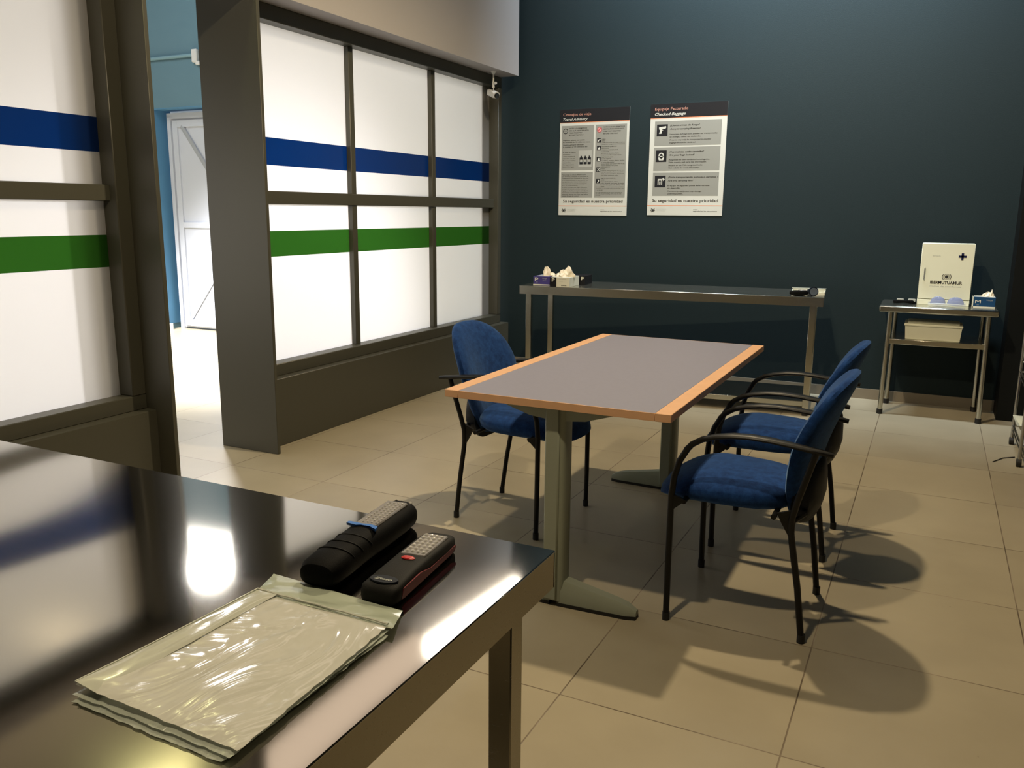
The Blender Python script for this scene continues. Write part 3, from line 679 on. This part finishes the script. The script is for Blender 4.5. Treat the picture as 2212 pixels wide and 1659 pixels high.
L2 = [('¿Llevas armas de fuego?', .265, .198, .0135, .39, .1, .012), ('Are you carrying firearms?', .265, .229, .0135, .405, .25, .012),
      ('Las armas de fuego sólo pueden ser transportadas', .265, .274, .011, .62, .1, .008), ('en bodega y deben ser declaradas.', .265, .298, .011, .41, .1, .008),
      ('Firearms may only be transported in checked', .265, .326, .011, .545, .25, .006), ('baggage & must be declared.', .265, .350, .011, .345, .25, .006),
      ('¿Tus maletas están cerradas?', .265, .432, .0135, .46, .1, .012), ('Are your bags locked?', .265, .461, .0135, .34, .25, .012),
      ('Asegúrate de usar candados homologados.', .265, .502, .011, .54, .1, .008), ('Visita nuestra web para más información.', .265, .524, .011, .50, .1, .008),
      ('Be sure to use TSA recognised locks.', .265, .552, .011, .45, .25, .006), ('Visit website for more information.', .265, .576, .011, .415, .25, .006),
      ('¿Estás transportando película o carretes ?', .265, .660, .0135, .66, .1, .012), ('Are you carrying film?', .265, .690, .0135, .34, .25, .012),
      ('El equipo de seguridad puede dañar carretes', .265, .735, .011, .555, .1, .008), ('sin desarrollar.', .265, .758, .011, .175, .1, .008),
      ('The security equipment may damage', .265, .785, .011, .455, .25, .006), ('undeveloped film.', .265, .808, .011, .21, .25, .006)]
obj('small_print', tx([q[:6]+(q[6]+0.014,) for q in L2], .0006), M['inkgrey'], p2)

# ------------------------------------------------------------------ surveillance camera under the bulkhead
cc = thing('security_camera', 'white surveillance camera hanging under the bulkhead corner', 'camera', (-3.238, 6.18, 2.41))
obj('mount', MB().tube([(0, 0, 0), (0, 0, -0.006), (0, 0, -0.018)], [0.022, 0.018, 0.009], 16, up=(0, 1, 0)).cyl((0, 0, -0.01), (0, 0, -0.115), 0.0065)
    .cyl((0, 0, -0.075), (0, 0, -0.12), 0.010).cyl((0, 0, -0.145), (0, 0, -0.11), 0.003), M['camw'], cc)
obj('knob', MB().cyl((0.008, -0.004, -0.088), (0.030, -0.012, -0.088), 0.010), M['camw'], cc)
ax = Vector((0.80, -0.50, -0.34)).normalized(); sd = ax.cross(Vector((0, 0, 1))).normalized(); upv = sd.cross(ax)
c0 = Vector((-0.012, 0.008, -0.160))
hm = MB().box(-0.050, 0.058, -0.026, 0.026, -0.026, 0.022, 0.007).cyl((0.03, 0, 0.0), (0.068, 0, 0.0), 0.027)
mm = Matrix(((ax.x, sd.x, upv.x, c0.x), (ax.y, sd.y, upv.y, c0.y), (ax.z, sd.z, upv.z, c0.z), (0, 0, 0, 1)))
hs = obj('housing', hm.xf(mm), M['camw'], cc)
obj('lens', MB().cyl((0.06, 0, -0.002), (0.076, 0, -0.002), 0.021).xf(mm), M['lens'], hs)
obj('cable', MB().tube([mm @ Vector((-0.05, 0, 0.01)), mm @ Vector((-0.065, 0, 0.03)), Vector((-0.03, 0.03, -0.10)), Vector((-0.004, 0.008, -0.07))], 0.0025, 6, up=(0, 0, 1)), M['plast'], cc)

# ------------------------------------------------------------------ glove boxes
def wad(mbx, cx, cy, z, sx, sy, h, seed):
    """crumpled glove fingers: a lumpy folded surface"""
    rnd = random.Random(seed); rings = []
    ph = [rnd.random()*6.28 for _ in range(6)]
    for i in range(9):
        u = i/8; r = []
        for k in range(26):
            a = 2*PI*k/26
            w = 1+0.22*math.sin(3*a+ph[0]+u*3)+0.16*math.sin(5*a+ph[1]-u*5)+0.10*math.sin(8*a+ph[2]+u*7)
            prof = (1-u**2.2)**0.5 if u < 1 else 0.04
            hh = h*u*(1+0.25*math.sin(2*a+ph[3])+0.15*math.sin(4*a+ph[4]))
            r.append((cx+sx*w*max(prof, 0.05)*math.cos(a), cy+sy*w*max(prof, 0.05)*math.sin(a), z+hh))
        rings.append(r)
    return mbx.ring_loft(rings)
def glove_box(label, loc, rz, L, D, H, body, letter, panels):
    t = thing('glove_box', label, 'box', loc, rz, 'glove dispenser boxes')
    obj('carton', MB().box(0, L, 0, D, 0, H, 0.0015), M[body], t)
    return t
FT = 0.80
Rz = math.radians(5.6)
# purple box
b1 = glove_box('purple glove box with a white P, leftmost on the long back table', (-2.622, 5.650, FT), math.radians(6), 0.128, 0.20, 0.068, 'purple', 'P', None)
obj('label_stripe', MB().box(-0.001, 0.1285, -0.001, 0.002, 0.003, 0.010), M['card'], b1)
obj('end_panel', MB().box(0.1275, 0.1295, 0.0, 0.20, 0.0, 0.067), M['blackcard'], b1)
obj('lettering', flat(text_mb([('P', 0.012, 0.035, 0.024, 0.026, 0, 0.03)]), -0.0012), M['card'], b1)
obj('small_lettering', flat(text_mb([('Vinyl', 0.068, 0.050, 0.009, 0.036, 0, 0), ('gloves', 0.072, 0.034, 0.006, 0.028, 0, 0), ('x100', 0.018, 0.022, 0.007, 0.016, 0, 0)]), -0.0012), M['palegrey'], b1)
obj('label_top', MB().box(0.015, 0.11, 0.02, 0.17, 0.0675, 0.0690), M['palegrey'], b1)
obj('gloves', wad(wad(wad(MB(), 0.082, 0.07, 0.066, 0.026, 0.026, 0.055, 1), 0.115, 0.08, 0.066, 0.030, 0.024, 0.022, 5), 0.070, 0.06, 0.085, 0.008, 0.01, 0.045, 9), M['latex'], b1)
# white box with black ends
b2 = glove_box('white glove box with black P ends and crumpled cream gloves', (-2.468, 5.612, FT), math.radians(5), 0.145, 0.235, 0.070, 'card', 'P', None)
b2['label'] = 'white glove box with black P panel, heaped with crumpled cream gloves'
obj('end_panel', MB().box(-0.001, 0.046, -0.0012, 0.02, 0, 0.069), M['blackcard'], b2)
obj('end_panel', MB().box(0.12, 0.1465, 0.2352, 0.2365, 0, 0.069), M['blackcard'], b2)
obj('lettering', flat(text_mb([('P', 0.011, 0.038, 0.024, 0.022, 0, 0.03)]), -0.0020), M['card'], b2)
obj('small_lettering', flat(text_mb([('vinyl gloves', 0.062, 0.055, 0.007, 0.058, 0, 0), ('powder free', 0.066, 0.038, 0.005, 0.030, 0, 0)]), -0.0012), M['palegrey'], b2)
obj('small_lettering', flat(text_mb([('GUANTES', 0.082, 0.008, 0.007, 0.040, 0, .02)]), -0.0012), M['ink'], b2)
obj('gloves', wad(wad(wad(MB(), 0.075, 0.075, 0.068, 0.034, 0.036, 0.040, 2), 0.100, 0.11, 0.068, 0.044, 0.05, 0.062, 3), 0.045, 0.10, 0.068, 0.028, 0.05, 0.022, 4), M['latex'], b2)
# black box behind
b3 = glove_box('black glove box, mostly hidden behind the white glove box', (-2.420, 5.870, FT), math.radians(6), 0.115, 0.20, 0.066, 'blackcard', 'P', None)
obj('lettering', flat(text_mb([('P', 0.085, 0.035, 0.024, 0.022, 0, 0.03)]), -0.0012), M['card'], b3)
# blue M box on the side table
b4 = glove_box('blue glove box marked M beside the first aid cabinet', (0.262, 6.265, 0.742), 0, 0.130, 0.115, 0.070, 'bluecard', 'M', None)
obj('label_stripe', MB().box(-0.001, 0.131, -0.001, 0.003, 0.0, 0.009).box(-0.0015, 0.004, -0.001, 0.116, 0.0, 0.070), M['card'], b4)
obj('lettering', flat(text_mb([('M', 0.014, 0.030, 0.020, 0.032, 0, 0.0)]), -0.0012), M['card'], b4)
obj('small_lettering', flat(text_mb([('Vinyl', 0.076, 0.046, 0.009, 0.036, 0, 0), ('x100', 0.020, 0.016, 0.007, 0.016, 0, 0)]), -0.0012), M['palegrey'], b4)
obj('label_top', MB().box(0.006, 0.127, 0.004, 0.112, 0.0695, 0.0712), M['card'], b4)
obj('gloves', wad(wad(MB(), 0.082, 0.055, 0.068, 0.030, 0.026, 0.026, 6), 0.105, 0.055, 0.070, 0.014, 0.014, 0.036, 8), M['latex'], b4)

# ------------------------------------------------------------------ things at the right end of the long back table
tr = thing('paper_tray', 'shallow white tray at the right end of the long back table', 'tray', (-0.835, 5.955, FT), Rz)
obj('tray_base', MB().box(0, 0.215, 0, 0.16, 0, 0.004).box(0, 0.215, 0.154, 0.16, 0, 0.030).box(0, 0.215, 0, 0.005, 0, 0.016).box(0, 0.005, 0, 0.154, 0, 0.022).box(0.21, 0.215, 0, 0.154, 0, 0.022), M['card'], tr)
obj('rim', MB().box(-0.004, 0.219, 0.152, 0.163, 0.028, 0.033), M['palegrey'], tr)
def lozenge(L, W, H, n=20, k=11, taper=0.8):
    rings = []
    for i in range(k):
        u = i/(k-1); e = (1-abs(2*u-1)**4)**0.5 if 0 < u < 1 else 0.30
        wx = W/2*e*(taper+(1-taper)*u); hz = H/2*max(e, 0.45)
        r = []
        for j in range(n):
            a = 2*PI*j/n; c, s = math.cos(a), math.sin(a)
            r.append((math.copysign(abs(c)**0.6, c)*wx, -L/2+L*u, H/2+math.copysign(abs(s)**0.6, s)*hz))
        rings.append(r)
    return rings
def shift(rings, dx=0, dy=0, dz=0): return [[(x+dx, y+dy, z+dz) for x, y, z in r] for r in rings]
ft1 = thing('flashlight', 'flat black hand torch, left one of two in the white tray', 'torch', (-0.775, 5.865, FT), math.radians(-65), 'hand torches')
obj('body', MB().ring_loft(lozenge(0.12, 0.055, 0.036)), M['rubber'], ft1)
obj('lamp_window', MB().box(-0.02, 0.02, 0.0, 0.05, 0.0345, 0.0375, 0.001), M['led'], ft1)
ft2 = thing('flashlight', 'round headed dark blue torch facing the camera in the white tray', 'torch', (-0.680, 5.850, FT), math.radians(22), 'hand torches')
obj('body', MB().tube([(0, 0.12, 0.022), (0, 0.05, 0.022), (0, 0.02, 0.031), (0, 0.0, 0.032)], [0.016, 0.019, 0.030, 0.031], 18, up=(0, 0, 1)), M['plast'], ft2)
obj('lamp_head', MB().cyl((0, 0.0, 0.032), (0, -0.004, 0.032), 0.025), mat('pale_blue_reflector', (0.16, 0.20, 0.27), 0.2, 0.5, nscale=40, namt=0.1), ft2)

# ------------------------------------------------------------------ first aid cabinet
fa = thing('first_aid_cabinet', 'cream first aid cabinet with a dark cross, standing on the side table', 'cabinet', (-0.068, 6.30, 0.742))
CW, CH = 0.312, 0.408
obj('body', MB().box(0, CW, 0.012, 0.13, 0, CH, 0.004), M['cabw'], fa)
dr = obj('door', MB().box(0.0, CW, 0, 0.012, 0.040, CH, 0.003), M['cabw'], fa)
obj('drawer_front', MB().box(0.0, CW, 0, 0.012, 0, 0.036, 0.002), M['cabw'], fa)
obj('handle', MB().tube([(0.030, 0, 0.245), (0.028, -0.012, 0.240), (0.028, -0.012, 0.170), (0.030, 0, 0.165)], 0.003, 8), M['chrome'], dr)
obj('cross', MB().box(0.220, 0.266, -0.001, 0, 0.318, 0.332).box(0.236, 0.250, -0.001, 0, 0.303, 0.347), M['navy'], dr)
lg = MB(); cx, cz = 0.163, 0.190
def arc(mb, r0, r1, a0, a1, n=18):
    for i in range(n):
        a, b = math.radians(a0+(a1-a0)*i/n), math.radians(a0+(a1-a0)*(i+1)/n)
        mb.add([(cx+r*math.cos(q), -0.0006, cz+r*math.sin(q)) for r, q in ((r0, a), (r1, a), (r1, b), (r0, b))], [(0, 1, 2, 3)])
arc(lg, 0.0, 0.011, 0, 360, 20); arc(lg, 0.015, 0.017, 0, 360, 24); arc(lg, 0.0195, 0.0205, -60, 240); arc(lg, 0.024, 0.0275, -50, 40, 10); arc(lg, 0.024, 0.0275, 140, 230, 10)
obj('logo', lg, M['inkgrey'], dr)
obj('lettering', flat(text_mb([('IBERMUTUAMUR', 0.068, 0.142, 0.019, 0.190, 0, 0.03)]), -0.0006), M['ink'], dr)
obj('small_lettering', flat(text_mb([('mutua de accidentes', 0.068, 0.122, 0.010, 0.186, 0, 0.0), ('BOTIQUIN', 0.068, 0.322, 0.006, 0.046, 0, 0.01)]), -0.0006), M['palegrey'], dr)

# goggles in front of the cabinet
gg = thing('safety_goggles', 'blue tinted clear goggles in front of the first aid cabinet', 'goggles', (0.110, 6.225, 0.742))
for s, w in ((-1, 0.046), (1, 0.050)):
    rings = []
    for i in range(8):
        u = i/7; e = math.sqrt(max(0.0, 1-u*u))
        rings.append([(s*0.052+w*max(e, 0.05)*math.cos(a), 0.018*math.sin(a)*max(e, 0.1), 0.014+0.046*u+0.006*math.cos(a*2)) for a in [2*PI*k/20 for k in range(20)]])
    obj('lens', MB().ring_loft(rings), M['gog'], gg)
obj('frame', MB().tube([(-0.108, 0, 0.010), (-0.07, -0.02, 0.012), (-0.01, -0.022, 0.016), (0.01, -0.022, 0.016), (0.07, -0.02, 0.012), (0.112, 0, 0.010)], [(0.006, 0.004), (0.010, 0.005), (0.007, 0.005), (0.007, 0.005), (0.010, 0.005), (0.006, 0.004)], 10, up=(0, 0, 1)), M['clear'], gg)
obj('strap', MB().tube([(-0.108, 0, 0.022), (-0.06, 0.022, 0.014), (0.0, 0.028, 0.010), (0.06, 0.022, 0.014), (0.112, 0, 0.022)], (0.008, 0.003), 8, up=(0, 0, 1)), M['clear'], gg)
bg = thing('safety_goggles', 'black and clear glasses lying left of the first aid cabinet', 'goggles', (-0.140, 6.290, 0.742), 0.15)
obj('frame', MB().tube([(-0.070, 0.0, 0.012), (-0.05, -0.02, 0.014), (-0.01, -0.018, 0.016), (0.04, -0.02, 0.014), (0.068, 0.0, 0.010)], [(0.010, 0.006), (0.012, 0.006), (0.008, 0.006), (0.012, 0.006), (0.009, 0.006)], 10, up=(0, 0, 1))
    .tube([(-0.07, 0, 0.012), (-0.06, 0.05, 0.010), (0.02, 0.06, 0.006)], 0.004, 8, up=(0, 0, 1)).tube([(0.068, 0, 0.010), (0.06, 0.05, 0.010), (-0.02, 0.05, 0.012)], 0.004, 8, up=(0, 0, 1)), M['rubber'], bg)
for x in (-0.032, 0.040):
    obj('lens', MB().box(x-0.022, x+0.022, -0.016, -0.010, 0.014, 0.036, 0.003), M['clear'], bg)

# storage box on the lower shelf
sb = thing('storage_box', 'white lidded plastic box on the lower shelf of the side table', 'box', (-0.120, 6.145, 0.520))
bx = []
for z, e in ((0, 0.010), (0.004, 0.006), (0.085, 0.0), (0.092, -0.002)):
    bx.append([(x, y, z) for x, y in ((e, e), (0.335-e, e), (0.335-e, 0.24-e), (e, 0.24-e))])
obj('tub', MB().ring_loft(bx), M['boxw'], sb)
obj('lid', MB().box(-0.006, 0.341, -0.006, 0.246, 0.090, 0.106, 0.004).box(0.012, 0.323, 0.012, 0.228, 0.104, 0.118, 0.005), M['boxw'], sb)

# ------------------------------------------------------------------ wire rack at the right edge
rk = thing('wire_rack', 'chrome shelving rack with white trays at the right edge', 'rack', (0.512, 5.13, 0))
for x in (0.012, 0.60):
    for y in (0.012, 0.52):
        l = obj('post', MB().cyl((x, y, 0.035), (x, y, 1.25 if y > 0.1 else 0.46), 0.009), M['chrome'], rk)
        obj('caster', MB().cyl((x-0.012, y, 0.022), (x+0.012, y, 0.022), 0.022), M['foot'], l)
for z in (0.115, 0.44):
    sm = MB()
    for y in (0.012, 0.52): sm.cyl((0.012, y, z), (0.60, y, z), 0.006)
    for x in (0.012, 0.60): sm.cyl((x, 0.012, z), (x, 0.52, z), 0.006).cyl((x, 0.012, z-0.03), (x, 0.52, z-0.03), 0.004)
    for k in range(12): sm.cyl((0.05+k*0.045, 0.012, z+0.004), (0.05+k*0.045, 0.52, z+0.004), 0.0025)
    obj('wire_shelf', sm, M['chrome'], rk)
for z, nm in ((0.455, 'upper'), (0.130, 'lower')):
    tm = MB(); rings = []
    x0, x1, y0, y1 = (0.535, 1.08, 5.28, 5.62) if nm == 'upper' else (0.520, 1.08, 5.36, 5.63)
    for zz, e in ((0, 0.03), (0.045, 0.0), (0.050, -0.008), (0.046, 0.0), (0.006, 0.028)):
        rings.append([(x0+e, y0+e, z+zz), (x1-e, y0+e, z+zz), (x1-e, y1-e, z+zz), (x0+e, y1-e, z+zz)])
    o = tag(obj('tray', tm.ring_loft(rings), M['boxw']), 'white plastic tray on the %s shelf of the wire rack' % nm, 'tray', 'white trays on the rack')
bn = tag(obj('storage_bin', MB().ring_loft([[(0.56, 5.16, 0.130), (1.06, 5.16, 0.130), (1.06, 5.33, 0.130), (0.56, 5.33, 0.130)], [(0.540, 5.14, 0.33), (1.08, 5.14, 0.33), (1.08, 5.35, 0.33), (0.540, 5.35, 0.33)]]), M['bin']), 'deep blue plastic bin in front on the wire rack', 'bin')
tag(obj('loose_wire', MB().tube([(0.52, 5.33, 0.003), (0.46, 5.28, 0.003), (0.43, 5.22, 0.003), (0.405, 5.17, 0.003)], 0.003, 6, up=(0, 0, 1)), M['foot']), 'short dark wire end lying on the floor by the wire rack', 'wire')

# ------------------------------------------------------------------ torches on the near table
NZ = 0.82
def led_cells(nx, ny, x0, x1, y0, y1, z, r):
    mb = MB()
    for i in range(nx):
        for j in range(ny):
            cx = x0+(x1-x0)*(i+0.5)/nx; cy = y0+(y1-y0)*(j+0.5)/ny
            rings = []
            for k in range(4):
                a = k/3*PI/2; rings.append([(cx+r*math.cos(a)*math.cos(q)+0.00001*k, cy+r*math.cos(a)*math.sin(q), z+r*math.sin(a)) for q in [2*PI*m_/8 for m_ in range(8)]])
            rings[-1] = [(cx+(p[0]-cx)+0.0002*math.cos(2*PI*m_/8), cy+0.0002*math.sin(2*PI*m_/8), z+r) for m_, p in enumerate(rings[-1])]
            mb.ring_loft(rings)
    return mb
# torch with the blue clip
w1 = thing('work_light', 'thick black inspection torch with a blue clip on the steel table', 'torch', (-0.7275, 0.972, NZ), math.radians(7.5))
rings = []
for i, (y, w, h) in enumerate(((-0.135, 0.018, 0.016), (-0.131, 0.026, 0.032), (-0.120, 0.0305, 0.040), (-0.09, 0.0315, 0.043), (-0.04, 0.0305, 0.044), (-0.005, 0.0315, 0.044), (0.03, 0.034, 0.044), (0.08, 0.035, 0.043), (0.115, 0.033, 0.042), (0.130, 0.028, 0.039), (0.138, 0.018, 0.028))):
    r = []
    for j in range(28):
        a = 2*PI*j/28; c, s = math.cos(a), math.sin(a)
        r.append((math.copysign(abs(c)**0.85, c)*w, y, h/2+math.copysign(abs(s)**(0.85 if s > 0 else 0.65), s)*h/2+(0.044-h)*0.35))
    rings.append(r)
obj('body', MB().ring_loft(rings), M['rubber'], w1)
obj('lamp_window', MB().box(-0.019, 0.019, 0.006, 0.116, 0.0385, 0.0445, 0.0022), M['led'], w1)
obj('led_bulbs', led_cells(4, 11, -0.012, 0.017, 0.012, 0.110, 0.0445, 0.0020), M['ledw'], w1)
obj('clip', MB().prism([(-0.028, 0.000), (-0.010, -0.004), (-0.004, -0.001), (0.012, -0.002), (0.026, -0.010), (0.024, 0.001), (0.010, 0.006), (-0.004, 0.004), (-0.012, 0.006), (-0.028, 0.007)], 'z', 0.0425, 0.0463), M['bluep'], w1)
gm = MB()
for y in (-0.030, -0.056, -0.082):
    gm.tube([(math.copysign(abs(math.cos(a))**0.85, math.cos(a))*0.0312, y-0.010*math.sin(a)+0.005, 0.0220+0.0222*abs(math.sin(a))**0.85) for a in [PI*(0.10+0.80*k/18) for k in range(19)]], 0.0010, 6, up=(0, 1, 0))
obj('grip_rings', gm, M['grip'], w1)
obj('hook', MB().tube([(-0.012, 0.134, 0.038), (-0.010, 0.141, 0.030), (0.012, 0.141, 0.030), (0.014, 0.134, 0.038)], 0.0025, 8, up=(0, 0, 1)), M['chrome'], w1)
# torch with the red button
w2 = thing('work_light', 'slim black inspection torch with a red button on the steel table', 'torch', (-0.6215, 0.944, NZ), math.radians(6))
rings = []
for y, w, h in ((-0.104, 0.020, 0.016), (-0.101, 0.025, 0.022), (-0.092, 0.0285, 0.026), (-0.04, 0.0270, 0.029), (0.0, 0.0275, 0.0295), (0.06, 0.0285, 0.0295), (0.086, 0.0275, 0.028), (0.096, 0.023, 0.026), (0.101, 0.016, 0.019)):
    r = []
    for j in range(28):
        a = 2*PI*j/28; c, s = math.cos(a), math.sin(a)
        r.append((math.copysign(abs(c)**0.5, c)*w, y, h/2+math.copysign(abs(s)**0.45, s)*h/2))
    rings.append(r)
obj('body', MB().ring_loft(rings), M['grip'], w2)
obj('side_strip', MB().prism([(-0.088, 0.006), (-0.080, 0.005), (0.070, 0.007), (0.086, 0.012), (0.086, 0.016), (0.0, 0.0145), (-0.030, 0.020), (-0.082, 0.019)], 'x', 0.0255, 0.0288), M['redside'], w2)
obj('lamp_window', MB().box(-0.0195, 0.0195, 0.000, 0.080, 0.0275, 0.0305, 0.0015), M['led'], w2)
obj('led_bulbs', led_cells(4, 7, -0.017, 0.017, 0.004, 0.077, 0.0300, 0.0034), M['ledw'], w2)
obj('button', MB().ring_loft([[(0.0105*q*math.cos(a), -0.0135+0.0055*q*math.sin(a), z) for a in [2*PI*k/20 for k in range(20)]] for q, z in ((1, 0.028), (1, 0.0305), (0.8, 0.0318), (0.3, 0.0322))]), M['red'], w2)
obj('badge', MB().ring_loft([[(0.021*q*math.cos(a), -0.083+0.011*q*math.sin(a), z) for a in [2*PI*k/24 for k in range(24)]] for q, z in ((1, 0.0265), (0.97, 0.0285))]), M['plast'], w2)
tb = text_mb([('Zteso', -0.013, -0.087, 0.0055, 0.026, 0.2, 0.03)]); tb.v = [(x, y, 0.0290) for x, y, z in tb.v]
obj('lettering', tb, M['palegrey'], w2.children[-1])

# ------------------------------------------------------------------ plastic bags on the near table
def sheet(corners, nz, seed, lift=None, n=26, m_=36, amp=0.0012, rag=0.0012):
    rnd = random.Random(seed); c = [Vector(p) for p in corners]  # near-left, near-right, far-right, far-left
    ph = [rnd.random()*6.28 for _ in range(8)]; top = []; bot = []
    for j in range(m_+1):
        for i in range(n+1):
            u, v = i/n, j/m_
            p = c[0]*(1-u)*(1-v)+c[1]*u*(1-v)+c[2]*u*v+c[3]*(1-u)*v
            edge = min(u, 1-u, v, 1-v)
            if edge < 0.001: p = p+Vector((rnd.uniform(-rag, rag), rnd.uniform(-rag, rag), 0))
            z = nz+amp*(math.sin(9*u+7*v+ph[0])+math.sin(17*u-11*v+ph[1])+0.7*math.sin(23*v+5*u+ph[2]))*min(1, edge*8+0.25)
            if lift: z += lift(u, v)
            top.append((p.x, p.y, z+0.0016*min(1, edge*20))); bot.append((p.x, p.y, z-0.0004))
    mb = MB(); w = n+1; fs = []
    for j in range(m_):
        for i in range(n):
            a = j*w+i; fs.append((a, a+1, a+w+1, a+w))
    k = len(top); fb = [(d+k, c_+k, b+k, a+k) for a, b, c_, d in fs]; sd = []
    for i in range(n): sd.append((i, i+k, i+1+k, i+1)); a = m_*w+i; sd.append((a, a+1, a+1+k, a+k))
    for j in range(m_): a = j*w; sd.append((a, a+w, a+w+k, a+k)); a = j*w+n; sd.append((a, a+k, a+w+k, a+w))
    return mb.add(top+bot, fs+fb+sd)
O = Vector((-0.66, 0.65, NZ))
def loc(pts): return [(x-O.x, y-O.y, 0) for x, y in pts]
GB = 'clear plastic bags in a pile on the steel table'
bgs = []
for k, (pts, z, lb) in enumerate((
        (((-0.763, 0.510), (-0.550, 0.506), (-0.548, 0.778), (-0.752, 0.780)), 0.0022, 'bottom clear plastic bag of the pile, its edges just showing'),
        (((-0.769, 0.516), (-0.543, 0.512), (-0.551, 0.783), (-0.758, 0.782)), 0.0055, 'middle clear plastic bag of the pile on the steel table'),
        (((-0.772, 0.522), (-0.541, 0.519), (-0.555, 0.786), (-0.764, 0.787)), 0.0092, 'topmost wrinkled clear zip bag of the pile, with a pale header strip'))):
    t = thing('plastic_bag', lb, 'bag', tuple(O), 0, GB)
    lf = (lambda u, v: 0.004*(1-v)**3*(1-u)) if k == 2 else None
    obj('film', sheet(loc(pts), z, 20+k, lf, amp=0.0004), M['film'] if k == 2 else M['film2'], t)
    bgs.append(t)
    if k == 2:
        c = [Vector(p) for p in loc(pts)]
        lp = [c[0], c[0].lerp(c[1], 0.16), c[3].lerp(c[2], 0.16), c[3]]
        obj('side_strip', sheet(lp, z+0.0030, 40, lf, 6, 30, 0.0004, 0.0004), M['strip'], t)
        obj('seam', MB().tube([(p.x, p.y, z+0.003+0.0004*math.sin(i)) for i, p in enumerate([c[3].lerp(c[2], q/30) for q in range(31)])], 0.0016, 6, up=(0, 0, 1))
            .tube([(p.x, p.y, z+0.004+0.003*(1-q/30)**3) for q, p in enumerate([c[0].lerp(c[3], q/30) for q in range(31)])], 0.0010, 6, up=(0, 0, 1)), M['seam'], t)
    if k == 0:
        hp = loc(((-0.766, 0.782), (-0.546, 0.782), (-0.567, 0.836), (-0.792, 0.848)))
        obj('header_flap', sheet(hp, 0.0040, 50, lambda u, v: 0.006*(1-v)**2, 30, 8, 0.0008, 0.0005), M['header'], t)
